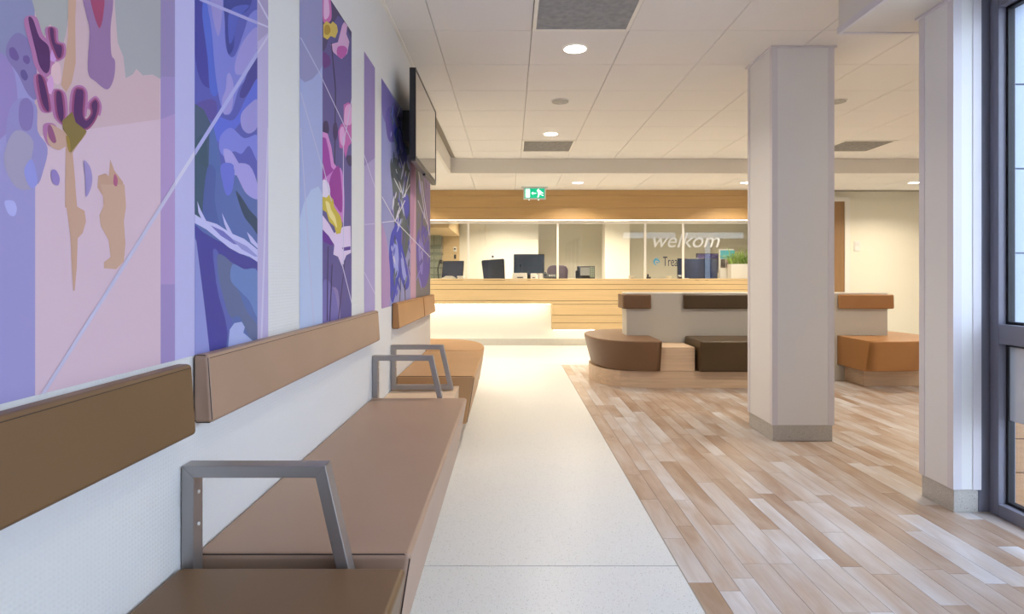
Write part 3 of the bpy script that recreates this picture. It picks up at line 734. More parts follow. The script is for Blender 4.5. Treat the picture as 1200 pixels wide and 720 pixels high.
p.shape((40, 56, 160), [(84, 150), (98, 130), (112, 140), (124, 180), (124, 236), (108, 252), (96, 220)], TE)
p.shape((130, 136, 214), [(98, 140), (106, 146), (112, 200), (104, 210)], TE)
p.shape((88, 100, 106), [(72, 240), (92, 228), (104, 260), (132, 250), (134, 420), (130, 500), (112, 560), (98, 520), (86, 440), (80, 330)], TE)
p.shape((70, 92, 110), [(118, 20), (150, 60), (150, 150), (126, 220), (112, 120)], TE)
p.shape((74, 76, 180), [(114, 352), (126, 342), (132, 370), (130, 410), (120, 416)], TE)
p.shape((64, 72, 186), [(74, 470), (86, 440), (98, 400), (106, 440), (110, 500), (124, 560), (132, 620), (118, 640), (102, 600), (92, 640), (80, 680), (70, 640), (68, 540)], TE)
p.shape((150, 160, 228), [(80, 520), (90, 480), (98, 520), (98, 580), (88, 600)], TE); p.shape((150, 160, 228), [(106, 540), (116, 560), (124, 610), (112, 600)], TE)
p.shape((172, 142, 190), [(40, 440), (56, 460), (66, 520), (72, 600), (68, 700), (40, 700)], TE)
for a, b in (((90, 262), (112, 345)), ((84, 290), (106, 335)), ((132, 272), (118, 350)), ((122, 268), (112, 330)), ((134, 310), (112, 352)), ((96, 440), (99, 360)), ((104, 640), (100, 700)), ((118, 620), (120, 700))):
    p.line((430+a[0]/2.667, 100+a[1]/2.667), (430+b[0]/2.667, 100+b[1]/2.667), .9, (216, 218, 230) if a[1] < 500 else (90, 84, 60))
rnd = random.Random(11)
COLS = [(58, 66, 170), (84, 92, 196), (130, 138, 214), (170, 178, 226), (52, 66, 120), (92, 106, 120), (120, 132, 150), (196, 200, 222), (110, 96, 172), (66, 80, 100)]
for k in range(80):
    cx_, cy_ = rnd.uniform(72, 134), rnd.uniform(60, 660)
    if cy_ < 160 and cx_ > 60+cy_*.5: pass
    L_, w_, an = rnd.uniform(18, 62), rnd.uniform(2, 6.5), PI/2+rnd.uniform(-.35, .35)
    dx, dy = math.cos(an)*L_/2, math.sin(an)*L_/2; nx, ny = -math.sin(an)*w_/2, math.cos(an)*w_/2
    p.shape(COLS[rnd.randrange(10)], [(cx_-dx, cy_-dy), (cx_-dx*.2+nx, cy_-dy*.2+ny), (cx_+dx, cy_+dy), (cx_+dx*.1-nx, cy_+dy*.1-ny)], TE)
p.strip((196, 158, 184), 480.6, 487)
p.shape((176, 132, 170), [(136, 240), (150, 260), (146, 420), (140, 500), (134, 420)], TE)
p.strip((118, 116, 122), 487, 503.8)
p.shape((100, 86, 180), [(153, 495), (162, 450), (178, 440), (192, 480), (196, 560), (186, 620), (172, 632), (158, 590)], TE)
p.shape((140, 130, 210), [(160, 500), (168, 470), (174, 520), (172, 590), (164, 570)], TE)
p.shape((138, 118, 160), [(176, 240), (186, 220), (200, 240), (200, 480), (188, 440), (180, 340)], TE)
for k in range(34):
    cx_, cy_ = rnd.uniform(155, 194), rnd.uniform(190, 650)
    L_, w_, an = rnd.uniform(20, 60), rnd.uniform(2, 6), PI/2+rnd.uniform(-.2, .5)
    dx, dy = math.cos(an)*L_/2, math.sin(an)*L_/2; nx, ny = -math.sin(an)*w_/2, math.cos(an)*w_/2
    p.shape(((92, 84, 176), (136, 128, 206), (120, 110, 150), (96, 96, 104), (170, 160, 206), (84, 78, 160))[rnd.randrange(6)], [(cx_-dx, cy_-dy), (cx_-dx*.2+nx, cy_-dy*.2+ny), (cx_+dx, cy_+dy), (cx_+dx*.1-nx, cy_+dy*.1-ny)], TE)
for a, b in (((158, 360), (190, 440)), ((160, 270), (182, 420)), ((170, 300), (194, 470))): p.line((430+a[0]/2.667, 100+a[1]/2.667), (430+b[0]/2.667, 100+b[1]/2.667), .8, (206, 200, 222))
for a, b in (((445, 227), (462.5, 259)), ((462.5, 259), (504, 302)), ((446, 261), (462.5, 259)), ((462.5, 259), (474, 235))): p.line(a, b, .9, (210, 210, 226))
p.done()

# ================================================================== TELEVISION
tv = thing('television', 'black flat television mounted high on the left wall', 'television', (-.6, 4.1, 2.05))
ty0, ty1, tz0, tz1 = 3.63, 4.62, 1.80, 2.353
tx = -.574
body = box('housing', M_black, tx-.035, tx, ty0, ty1, tz0, tz1, tv, .004)
box('screen', M_screen, tx+.0002, tx+.0015, ty0+.012, ty1-.012, tz0+.02, tz1-.012, tv)
box('bezel_bar', M_bezel, tx-.03, tx+.003, ty0+.004, ty1-.004, tz0-.012, tz0-.0005, tv, .003)
bm = bmesh.new()
for q in ((ty0, ty0+.012, tz0, tz1), (ty1-.014, ty1, tz0, tz1), (ty0+.012, ty1-.014, tz1-.012, tz1), (ty0+.012, ty1-.014, tz0, tz0+.02)): box_bm(tx+.0002, tx+.004, q[0], q[1], q[2], q[3], bm=bm)
link('bezel', bm, M_black, tv)
box('rear_box', M_black, tx-.06, tx-.0355, ty0+.15, ty1-.15, tz0+.08, tz1-.1, tv, .01)
box('sensor', M_black, tx-.02, tx-.002, 4.08, 4.16, tz0-.026, tz0-.0125, tv, .002)
mb = box('wall_bracket', M_black, WALL+.004, tx-.0605, 3.95, 4.30, 1.98, 2.18, tv)

# ================================================================== CEILING FITTINGS
def downlight(x, y, z, label, grp, watt=DOWNLIGHT_W):
    t = thing('downlight', label, 'ceiling light', (x, y, z), grp)
    bm = bmesh.new()
    n = 40; rs = [(.086, z-.001), (.086, z-.004), (.078, z-.006), (.074, z-.003)]
    vs = [[bm.verts.new((x+r*math.cos(2*PI*k/n), y+r*math.sin(2*PI*k/n), zz)) for k in range(n)] for r, zz in rs]
    for A, B in zip(vs, vs[1:]):
        for k in range(n): bm.faces.new((A[k], A[(k+1) % n], B[(k+1) % n], B[k]))
    link('trim_ring', bm, M_white, t, smooth=True)
    link('diffuser', cyl_bm((x, y, z-.002), .0735, .002), M_lamp, t)
    l = bpy.data.lights.new('downlight_lamp', 'AREA'); l.shape = 'DISK'; l.size = .14; l.energy = watt; l.color = (1.0, .87, .69)
    l.spread = math.radians(140)
    o = bpy.data.objects.new('downlight_lamp', l); o.location = (x, y, z-.008); C.objects.link(o)
downlight(.433, 4.017, CEIL, 'largest round recessed downlight, below the big grey vent', 'round ceiling downlights')
downlight(.433, 6.417, CEIL, 'round recessed downlight beside the small grey vent', 'round ceiling downlights')
downlight(.433, 1.0, CEIL, 'round downlight above the camera', 'round ceiling downlights', DOWNLIGHT_W*.15)
for x, y, lb in ((2.833, 4.017, 'round downlight over the plank floor, beside the free standing column'), (2.833, 6.417, 'round downlight above the middle of the island bench'),
                 (5.233, 4.017, 'round downlight at the right, behind the column by the window'), (5.233, 6.417, 'round downlight beyond the right end of the island bench')):
    downlight(x, y, CEIL, lb, 'round ceiling downlights')
downlight(.96, 8.55, LOW, 'small round downlight just right of the green exit sign', 'downlights along the reception', DOWNLIGHT_W*1.4)
downlight(3.35, 8.55, LOW, 'small round downlight just left of the free standing column', 'downlights along the reception', DOWNLIGHT_W*1.4)
downlight(5.74, 8.55, LOW, 'small round downlight before the cream wall', 'downlights along the reception', DOWNLIGHT_W*1.4)
downlight(-1.6, 8.55, LOW, 'round downlight left of the mural wall end', 'downlights along the reception', DOWNLIGHT_W*1.4)
downlight(-1.6, 6.6, LOW, 'round downlight around the wall corner', 'downlights along the reception', DOWNLIGHT_W*1.4)
for x, lb in ((-.1, 'left'), (1.3, 'middle'), (3.4, 'right')): downlight(x, 10.9, LOW, 'round downlight inside the office behind the glass, '+lb+' one', 'office downlights', DOWNLIGHT_W*3.2)

def vent(x0, y0, label):
    t = thing('ceiling_vent', label, 'vent', (x0+.3, y0+.3, CEIL), 'square perforated ceiling vents')
    bm = bmesh.new(); a, b, c, d = x0+.003, x0+.597, y0+.003, y0+.597; fw = .022
    for q in ((a, b, c, c+fw), (a, b, d-fw, d), (a, a+fw, c+fw, d-fw), (b-fw, b, c+fw, d-fw)): box_bm(q[0], q[1], q[2], q[3], CEIL-.006, CEIL+.01, bm=bm)
    link('frame', bm, M_white, t)
    box('perforated_plate', M_greymesh, a+fw, b-fw, c+fw, d-fw, CEIL-.002, CEIL+.004, t)
    bm = bmesh.new()
    for k in range(1, 46):
        yy = c+fw+k*(d-c-2*fw)/46; box_bm(a+fw, b-fw, yy-.0018, yy+.0018, CEIL-.0045, CEIL-.002, bm=bm)
    o = link('perforation_ribs', bm, M_greymesh, t); o['kind'] = 'stuff'
vent(.133, 3.117, 'large grey perforated vent at the top edge of the picture')
vent(.133, 6.717, 'small grey perforated vent beside the second downlight')
vent(3.733, 6.717, 'small grey perforated vent seen right of the free standing column')
def speaker(x, y, label):
    t = thing('ceiling_speaker', label, 'speaker', (x, y, CEIL), 'round grey ceiling speakers')
    link('rim', cyl_bm((x, y, CEIL-.003), .082, .005), M_whitep, t); link('grille', cyl_bm((x, y, CEIL-.0075), .072, .005), M_greymesh, t)
speaker(.433, 5.216, 'round grey ceiling speaker between the two downlights')
speaker(2.833, 5.216, 'round grey ceiling speaker just right of the free standing column')

# exit sign
sg = thing('exit_sign', 'green illuminated exit sign with running man and arrow', 'sign', (.36, 8.95, LOW))
sx0, sx1, sz0, sz1, sy = .194, .528, 2.235, 2.405, 8.95
box('mount', M_shousing, sx0-.03, sx1+.03, sy-.03, sy+.05, LOW-.016, LOW-.001, sg, .003)
box('housing', M_shousing, sx0, sx1, sy, sy+.03, sz0, LOW-.0165, sg, .004)
yf = sy-.002
box('sign_face', M_sgreen, sx0+.02, sx1-.02, yf, sy-.0002, sz0+.02, sz1-.008, sg)
def sign_poly(name, pts):
    return link(name, prism_bm([(sx0+.02+u*(sx1-sx0-.04), sz0+.02+v*(sz1-sz0-.028)) for u, v in pts], 'Y', yf-.0015, yf-.0002), M_swhite, sg)
sign_poly('door_symbol', [(.05, .08), (.26, .08), (.26, .92), (.05, .92)])
sign_poly('arrow', [(.34, .5), (.43, .66), (.43, .54), (.58, .54), (.58, .46), (.43, .46), (.43, .34)])
bm = bmesh.new()
for pts in ([(.66, .60), (.74, .78), (.84, .66), (.78, .40), (.70, .42)], [(.60, .72), (.63, .80), (.80, .76), (.78, .68)], [(.78, .70), (.95, .52), (.92, .46), (.78, .58)],
            [(.70, .44), (.76, .44), (.70, .08), (.64, .08)], [(.74, .46), (.80, .42), (.96, .28), (.92, .22)], [(.64, .84), (.68, .94), (.74, .90), (.72, .80)]):
    prism_bm([(sx0+.02+u*(sx1-sx0-.04), sz0+.02+v*(sz1-sz0-.028)) for u, v in pts], 'Y', yf-.0015, yf-.0002, bm=bm)
link('running_man', bm, M_swhite, sg)
for xx in (.28, .42): link('test_lamp', cyl_bm((xx, sy+.015, sz0-.006), .009, .011, 16), M_swhite, sg)

# ================================================================== RECEPTION COUNTER
CX0, CX1, CF = XL+.01, 4.30, 9.28
ct = thing('reception_counter', 'long light oak reception counter with glowing white recess', 'counter', (.5, 9.4, 0))
ST = .645; g = .003
def board(x0, x1, z0, z1, par=ct, m=M_oak, nm='counter_board', y=CF): return box(nm, m, x0, x1, y, y+.02, z0+g, z1-g, par, .0015, 1)
for z0, z1 in ((.965, 1.028), (.886, .965), (.712, .886), (.66, .712)): board(CX0, CX1, z0, z1)
for z0, z1 in ((.491, .66), (.37, .491), (.26, .37)): board(ST, CX1, z0, z1)
box('worktop', M_oak, CX0, CX1, CF-.004, CF+.42, 1.031, 1.052, ct, .002, 1)
bm = box_bm(CX0, CX1, CF+.0205, CF+.045, .664, 1.028); box_bm(ST+.003, CX1, CF+.0205, CF+.045, .264, .66, bm=bm)
link('carcass', bm, M_gap, ct)
box('underside', M_white, CX0, CX1, CF+.046, CF+.40, .664, .68, ct)
box('back_panel', M_white, CX0, CX1, CF+.215, CF+.235, .105, .664, ct)
box('side_panel', M_oak, ST, ST+.02, CF+.046, CF+.21, .264, .66, ct)
box('skirting', M_granite, CX0, CX1, CF+.205, CF+.235, 0, .105, ct)
box('led_strip', M_led, CX0, ST-.03, CF+.06, CF+.085, .652, .6635, ct)
box('led_strip', M_led, ST+.03, CX1, CF+.06, CF+.085, .252, .2635, ct)
box('desk', M_white, CX0, CX1, 9.72, 10.55, .93, .955, ct)
# bulkhead above the counter
bh = thing('bulkhead', 'warm oak clad bulkhead above the reception glass', 'bulkhead', (.5, 9.3, 2.2))
for z0, z1 in ((1.967, 2.15), (2.15, 2.335), (2.335, LOW)): box('panel_board', M_oakb, CX0, CX1, CF, CF+.02, z0+.001, z1-.001, bh, .001, 1)
box('carcass', M_gap, CX0, CX1, CF+.0205, CF+.30, 1.985, LOW-.001, bh)
box('led_strip', M_ledt, CX0, CX1, CF+.004, CF+.03, 1.950, 1.962, bh)
box('bulkhead_end', M_oakb, CX1, CX1+.02, CF, YF-.002, 1.967, LOW-.001, bh); box('end_panel', M_oak, CX1+.001, CX1+.021, CF, YF-.05, 0, 1.05, ct)
# glass screen
gs = thing('glass_screen', 'glass screen of clear panes with white posts on the counter', 'glass screen', (.5, 9.42, 1.05))
GY = 9.42
box('top_rail', M_white, CX0, CX1, GY-.015, GY+.015, 1.915, 1.938, gs)
def gx(px): return (px-VX)*GY/F
posts = [gx(549), gx(653.5), gx(756), gx(800.5), gx(905)]
xs = [CX0, gx(445)]+posts+[CX1]
for k, (a, b) in enumerate(zip(xs, xs[1:])): box('glass_pane', M_glass, a+.018, b-.018, GY-.004, GY+.004, 1.0525, 1.915, gs)
for k, xx in enumerate([gx(445)]+posts): box('post', M_white, xx-.016, xx+.016, GY-.014, GY+.014, 1.0525, 1.915, gs)
# lettering on the glass
def text(body, px, py_base, hpx, m, shear=0, name='lettering', width_px=None, parent=gs, y=GY-.006):
    cu = bpy.data.curves.new(name, 'FONT'); cu.body = body; cu.size = 1; cu.shear = shear; cu.extrude = .001
    to = bpy.data.objects.new(name+'_tmp', cu); C.objects.link(to); bpy.context.view_layer.update()
    me = bpy.data.meshes.new_from_object(to.evaluated_get(bpy.context.evaluated_depsgraph_get())); C.objects.unlink(to); bpy.data.objects.remove(to)
    xs_ = [v.co.x for v in me.vertices]; ys_ = [v.co.y for v in me.vertices]; mnx, mxx, mxy = min(xs_), max(xs_), max(ys_)
    sc = hpx*y/F/mxy; sw_ = sc if width_px is None else width_px*y/F/(mxx-mnx)
    X0 = (px-VX)*y/F; Z0 = EYE-(py_base-VY)*y/F
    for v in me.vertices:
        a, b, c = v.co; v.co = (X0+(a-mnx)*sw_, y-c, Z0+b*sc)
    me.materials.clear(); me.materials.append(m)
    o = bpy.data.objects.new(name, me); C.objects.link(o); set_parent(o, parent); return o
text('welkom', 765.5, 290, 17, M_letter, .30, 'welcome_lettering', 78)
text('Trea', 777, 312, 11, M_navy, 0, 'logo_lettering', 17)
bm = bmesh.new()
lcx, lcz, lr = (770-VX)*GY/F, EYE-(307-VY)*GY/F, .058
def arc(r0, r1, a0, a1, n=14):
    P = [(lcx+r0*math.cos(a0+(a1-a0)*k/n), lcz+r0*math.sin(a0+(a1-a0)*k/n)) for k in range(n+1)]
    Q = [(lcx+(r0-(r0-r1)*math.sin(PI*k/n))*math.cos(a0+(a1-a0)*k/n), lcz+(r0-(r0-r1)*math.sin(PI*k/n))*math.sin(a0+(a1-a0)*k/n)) for k in range(n+1)]
    for k in range(n):
        q = [P[k], P[k+1], Q[k+1], Q[k]]
        vs = []
        for c in q:
            if not vs or (Vector(c)-Vector(vs[-1])).length > 1e-5: vs.append(c)
        if (Vector(vs[0])-Vector(vs[-1])).length < 1e-5: vs.pop()
        if len(vs) >= 3: bm.faces.new([bm.verts.new((c[0], GY-.0065, c[1])) for c in vs])
arc(.060, .036, PI*.30, PI*1.55); arc(.040, .016, -PI*.2, PI*.95); arc(.022, .004, PI*.9, PI*2.1)
link('logo_swirl', bm, M_logoblue, gs)

# things on the counter and desk
DZ = .956; CZ = 1.0525
def pxx(px, y): return (px-VX)*y/F
def pz(py, y): return EYE-(py-VY)*y/F
def monitor(px0, px1, pyt, y, label, m=M_screen, back=True, rot=0, tilt=0, h=.34):
    x0, x1 = pxx(px0, y), pxx(px1, y); cx = (x0+x1)/2; wd = (x1-x0); zt = pz(pyt, y); z0 = max(zt-h, DZ+.06)
    t = thing('computer_monitor', label, 'monitor', (cx, y, DZ), 'monitors behind the reception glass')
    ms = [box('housing', M_black, x0, x1, y, y+.03, z0, zt, t, .005),
          box('screen', m, x0+.012, x1-.012, y-.0015, y-.0002, z0+.015, zt-.012, t),
          box('stand', M_black, cx-.03, cx+.03, y+.03, y+.05, DZ+.012, z0+.12, t, .004), box('foot', M_black, cx-.11, cx+.11, y-.05, y+.12, DZ+.001, DZ+.012, t, .004)]
    if rot or tilt:
        R = Matrix.Translation((cx, y, DZ)) @ Matrix.Rotation(rot, 4, 'Z') @ Matrix.Translation((-cx, -y, -DZ))
        T = Matrix.Translation((cx, y, z0)) @ Matrix.Rotation(tilt, 4, 'X') @ Matrix.Translation((-cx, -y, -z0))
        for i, o in enumerate(ms): o.data.transform(R @ T if i < 2 else R)
    return t
monitor(516, 543, 305.5, 10.05, 'dark monitor turned sideways at the far left behind the glass', rot=-.35, tilt=-.15, m=M_screen_b)
monitor(602, 638, 298, 10.0, 'large black monitor facing the hall beside the empty black chair')
monitor(794, 841, 303, 9.95, 'wide dark monitor with a painted blue reflection, right of the small blue logo', m=M_screen_b)  # blue screen colour stands in for a reflection on dark glass
monitor(816, 842, 297, 10.45, 'purple-blue monitor partly behind the wide dark monitor', m=mat('purple_screen', (0.06, 0.04, 0.22, 1), .1))

def office_chair(cx, y, z0, z1, wd, m, label, tilt=0, r=.06, lean=0):
    t = thing('office_chair', label, 'chair', (cx, y, 0), 'office chairs behind the counter')
    pr = []
    hw = wd/2
    for sx_, sz_, a0 in ((1, 1, 0), (-1, 1, PI/2), (-1, -1, PI), (1, -1, 3*PI/2)):
        cxx, czz = cx+sx_*(hw*(1 if sz_ > 0 else .86)-r), (z1-r if sz_ > 0 else z0+r)
        for k in range(5): a = a0+k/4*PI/2; pr.append((cxx+r*math.cos(a), czz+r*math.sin(a)))
    b = link('backrest', prism_bm(pr, 'Y', y, y+.05, .012, 3), m, t, smooth=True, wn=True)
    if lean: b.data.transform(Matrix.Translation((cx, y, z0)) @ Matrix.Rotation(lean, 4, 'Y') @ Matrix.Translation((-cx, -y, -z0)))
    box('back_support', M_black, cx-.025, cx+.025, y+.055, y+.09, .52, z0+.2, t, .008)
    box('seat', m, cx-.25, cx+.25, y+.02, y+.50, .50, .58, t, .03, 3)
    link('post', cyl_bm((cx, y+.27, .31), .03, .36, 16), M_black, t)
    for k in range(5):
        a = k*2*PI/5; bm_ = tube_bm([(cx, y+.27, .13), (cx+.28*math.cos(a), y+.27+.28*math.sin(a), .09)], .02, seg=8)
        l = link('leg', bm_, M_black, t); link('castor', cyl_bm((cx+.28*math.cos(a), y+.27+.28*math.sin(a), .035), .034, .03, 14, axis='X'), M_black, l)
office_chair(pxx(581, 10.7), 10.7, .72, pz(304, 10.7), pxx(594, 10.7)-pxx(567, 10.7), M_black, 'black office chair with tall slanting back left of the big monitor', r=.03, lean=-.08)
office_chair(pxx(653.5, 10.75), 10.75, .74, pz(311, 10.75), pxx(666, 10.75)-pxx(641, 10.75), M_purplefab, 'purple-grey office chair with rounded back at the white glass post', r=.10)

def desk_box(name, label, cat, px0, px1, pyt, y, m, d=.12, base=CZ, bev=.004):
    t = thing(name, label, cat, (pxx((px0+px1)/2, y), y, base)); box('body', m, pxx(px0, y), pxx(px1, y), y, y+d, base+.0005, pz(pyt, y), t, bev); return t
t = desk_box('card_holder', 'white card box on the counter below the big monitor, left one', 'box', 600.5, 617.5, 320, 9.56, M_whitep); 
box('slot', M_black, pxx(606, 9.56), pxx(613, 9.56), 9.557, 9.5598, pz(326, 9.56), pz(324.6, 9.56), t)
t = desk_box('card_holder', 'white card box with a cup beside it below the big monitor, right one', 'box', 622, 629, 320.5, 9.56, M_whitep)
box('slot', M_black, pxx(624, 9.56), pxx(627, 9.56), 9.557, 9.5598, pz(326, 9.56), pz(325, 9.56), t)
cup = thing('paper_cup', 'small white cup on the counter beside the white card box', 'cup', (pxx(633, 9.58), 9.58, CZ))
link('wall', cyl_bm((pxx(633, 9.58), 9.58, CZ+.042), .034, .08, 24, r2=.042), M_whitep, cup); link('rim', tube_bm([(pxx(633, 9.58)+.042*math.cos(a*PI/12), 9.58+.042*math.sin(a*PI/12), CZ+.082) for a in range(24)], .003, True), M_white, cup)
# telephone
t = thing('desk_telephone', 'low black desk telephone beneath the first white glass post', 'telephone', (pxx(646, 9.6), 9.6, CZ))
x0, x1 = pxx(637, 9.6), pxx(656, 9.6)
link('body', prism_bm([(9.56, CZ+.001), (9.78, CZ+.001), (9.78, CZ+.075), (9.56, CZ+.025)], 'X', x0, x1, .006, 2), M_black, t, smooth=True, wn=True)
link('handset', prism_bm([(9.60, CZ+.05), (9.76, CZ+.085), (9.76, CZ+.11), (9.69, CZ+.085), (9.60, CZ+.075)], 'X', x0+.01, x0+.055, .006, 2), M_black, t, smooth=True, wn=True)
for i in range(3):
    for j in range(3): box('key', M_whitep, x0+.09+i*.035, x0+.112+i*.035, 9.60+j*.03, 9.62+j*.03, CZ+.036+j*.007, CZ+.046+j*.007, t)
t = thing('gooseneck_microphone', 'thin black gooseneck microphone standing before the big monitor', 'microphone', (pxx(610.5, 9.64), 9.64, CZ))
xm = pxx(610.5, 9.64); link('stem', tube_bm([(xm, 9.70, CZ+.001), (xm, 9.70, CZ+.12), (xm-.004, 9.69, CZ+.19)], .004), M_black, t); link('head', cyl_bm((xm-.005, 9.69, CZ+.21), .011, .04, 12), M_black, t)
link('foot', cyl_bm((xm, 9.70, CZ+.006), .03, .01, 20), M_black, t)
# small device with grey display
t = thing('desk_terminal', 'small boxy desk device with grey display right of the purple chair', 'device', (pxx(686, 9.62), 9.62, CZ))
x0, x1 = pxx(677, 9.62), pxx(697, 9.62); zt = pz(312, 9.62)
box('body', M_black, x0, x1, 9.60, 9.74, CZ+.001, zt, t, .008); box('display', mat('grey_display', (.35, .37, .37, 1), .2), x0+.04, x1-.085, 9.5965, 9.5995, CZ+.05, zt-.02, t, .001, 1)
box('keypad_panel', mat('grey_green_panel', (.36, .44, .36, 1), .5), x1-.08, x1-.012, 9.5965, 9.5995, CZ+.02, zt-.015, t)
for i in range(2):
    for j in range(5): box('key', M_black, x1-.072+i*.03, x1-.055+i*.03, 9.594, 9.5964, CZ+.03+j*.032, CZ+.046+j*.032, t)
box('side_knob', M_black, x0-.03, x0-.0005, 9.62, 9.70, CZ+.001, CZ+.13, t, .01)
# papers on the left of the counter
for i, (px, yy, lb) in enumerate(((526, 9.56, 'crumpled white paper stack below the sideways monitor'), (540, 9.60, 'small white note pad at the foot of the sideways monitor'))):
    t = thing('paper_stack', lb, 'paper', (pxx(px, yy), yy, CZ))
    for k in range(5):
        a = random.uniform(-.4, .4); wdt = .10-.012*k if i == 0 else .05; bm = box_bm(-wdt, wdt, -.07, .07, CZ+.001+k*.009, CZ+.008+k*.009)
        bmesh.ops.transform(bm, matrix=Matrix.Translation((pxx(px, yy), yy+.03, 0)) @ Matrix.Rotation(a, 4, 'Z'), verts=bm.verts); link('sheet', bm, M_whitep, t)
t = thing('desk_lamp', 'slim dark desk lamp at the left behind the sideways monitor', 'lamp', (pxx(516, 10.2), 10.35, DZ))
xl = pxx(514.5, 10.35); link('foot', cyl_bm((xl, 10.35, DZ+.01), .06, .018, 20), M_black, t); link('arm', tube_bm([(xl, 10.35, DZ+.02), (xl-.02, 10.35, DZ+.25), (xl+.01, 10.35, DZ+.38)], .010, seg=8), M_black, t)
link('shade', cyl_bm((xl+.03, 10.35, DZ+.385), .04, .07, 16, r2=.02), M_black, t)
for i, (px, lb, mm) in enumerate(((740, 'small cream bowl on the counter left of the second white post', M_whitep), (784, 'low cream dish on the counter below the logo', M_cream))):
    t = thing('small_dish', lb, 'dish', (pxx(px, 9.58), 9.58, CZ)); link('bowl', cyl_bm((pxx(px, 9.58), 9.58, CZ+.02), .03, .037, 24, r2=.05), mm, t, smooth=False)
    link('rim', tube_bm([(pxx(px, 9.58)+.05*math.cos(a*PI/12), 9.58+.05*math.sin(a*PI/12), CZ+.039) for a in range(24)], .003, True), mm, t)
t = thing('tape_dispenser', 'small black tape dispenser right of the second white post', 'dispenser', (pxx(759.5, 9.6), 9.6, CZ))
box('base', M_black, pxx(757.5, 9.6), pxx(762, 9.6), 9.56, 9.68, CZ+.001, CZ+.03, t, .004); link('roll', cyl_bm((pxx(759.5, 9.6), 9.62, CZ+.045), .028, .02, 20, axis='X'), M_black, t)
t = thing('card_reader', 'small black card reader at the foot of the third white post', 'card reader', (pxx(798, 9.6), 9.6, CZ))
link('body', prism_bm([(9.54, CZ+.001), (9.66, CZ+.001), (9.66, CZ+.06), (9.54, CZ+.03)], 'X', pxx(794.5, 9.6), pxx(801.5, 9.6), .005, 2), M_black, t, smooth=True, wn=True)
box('display', M_screen, pxx(796, 9.6), pxx(800, 9.6), 9.533, 9.539, CZ+.008, CZ+.022, t); box('receipt', M_whitep, pxx(801.7, 9.55), pxx(806.5, 9.55), 9.52, 9.60, CZ+.001, CZ+.008, t)
# leaflet holder
t = thing('leaflet_display', 'white leaflet display with teal header beside the plant', 'leaflet stand', (pxx(851, 9.62), 9.62, CZ))
y = 9.745; box('back_board', M_whitep, pxx(842.5, y), pxx(860, y), y, y+.012, CZ+.001, pz(292, y), t); box('teal_header', M_teal, pxx(844, y), pxx(861, y), y-.002, y-.0003, pz(303.5, y), pz(293.5, y), t)
box('photo_leaflet', mat('photo_print', (.15, .12, .12, 1), .4, vary=(60, .9, ONE)), pxx(844.5, y), pxx(850, y), y-.004, y-.001, pz(314, y), pz(304, y), t); box('leaflet', mat('photo_print_pink', (.45, .28, .27, 1), .4, vary=(50, .5, ONE)), pxx(851, y), pxx(857, y), y-.004, y-.001, pz(314, y), pz(304.5, y), t)
box('pocket', M_whitep, pxx(843, y), pxx(860.5, y), y-.04, y-.005, CZ+.001, pz(315, y), t, .003)
# planter
y = 9.5; x0, x1 = pxx(857, y), pxx(886, y); zt = pz(309.5, y)
t = thing('plant_pot', 'white rectangular planter with a spiky green plant on the counter', 'plant', ((x0+x1)/2, y+.09, CZ))
bm = box_bm(x0, x1, y, y+.18, CZ+.001, zt-.012, .006); 
link('pot', bm, M_whitep, t, smooth=True, wn=True)
bm = bmesh.new()
for q in ((x0, x1, y, y+.012), (x0, x1, y+.168, y+.18), (x0, x0+.012, y+.012, y+.168), (x1-.012, x1, y+.012, y+.168)): box_bm(*q, zt-.012, zt, bm=bm)
link('pot_rim', bm, M_whitep, t); box('soil', M_soil, x0+.012, x1-.012, y+.012, y+.168, zt-.012, zt-.006, t)
bm = bmesh.new(); rnd = random.Random(3)
for k in range(130):
    bx, by = rnd.uniform(x0+.01, x1-.03), rnd.uniform(y+.03, y+.15); a = rnd.uniform(0, 2*PI); L = rnd.uniform(.20, .42); out = rnd.uniform(.3, .95); wv = rnd.uniform(.007, .013)
    d = Vector((math.cos(a), math.sin(a)*.3, 0)); s = Vector((-d.y, d.x, 0)).normalized(); prev = None
    if abs(s.x) < .3: s = Vector((.8, .6, 0))
    for i in range(6):
        u = i/5; c = Vector((bx, by, zt-.01))+d*L*out*u+Vector((0, 0, L*(u*1.1-out*.9*u*u))); ww = wv*(1-u*u*.95)
        cur = (bm.verts.new(c-s*ww), bm.verts.new(c+s*ww))
        if prev: bm.faces.new((prev[0], prev[1], cur[1], cur[0]))
        prev = cur
for v in bm.verts: v.co.y = max(v.co.y, GY+.012)
o = link('foliage', bm, M_green, t); md = o.modifiers.new('thickness', 'SOLIDIFY'); md.thickness = .0012

# office fittings: left cabinet with glass shelves, sockets
cb = thing('oak_cabinet', 'light oak cabinet wall with glass shelves behind the left glass', 'cabinet', (-1.6, 11.4, 0))
YC0, YC1 = 10.4, 11.9
xr = pxx(538.5, YC1)
link('overhead_box', prism_bm([(XL+.02, 1.883), (xr, 1.883), (xr, LOW-.012), (XL+.02, LOW-.012)], 'Y', 9.78, YC1), M_oak, cb)
box('end_panel', M_oak, pxx(519, YC1), xr, YC1-.04, YC1+.0, 0, 1.88, cb)
for k in range(6): box('glass_shelf', M_glassg, XL+.02, pxx(518, YC1-.3), YC1-.35, YC1-.02, .98+k*.13, .988+k*.14, cb)
for xx in (pxx(517, 11.5), pxx(508.5, 11.5)): box('upright', M_steel, xx-.006, xx+.006, 11.52, 11.54, .9, 1.88, cb)
box('glass_door', M_glassg, XL+.02, pxx(517, 11.5)-.01, 11.50, 11.506, .9, 1.878, cb)
t = thing('wall_phone', 'small white wall handset holder on the oak panel', 'wall phone', (pxx(533, 11.85), 11.85, pz(292, 11.85)))
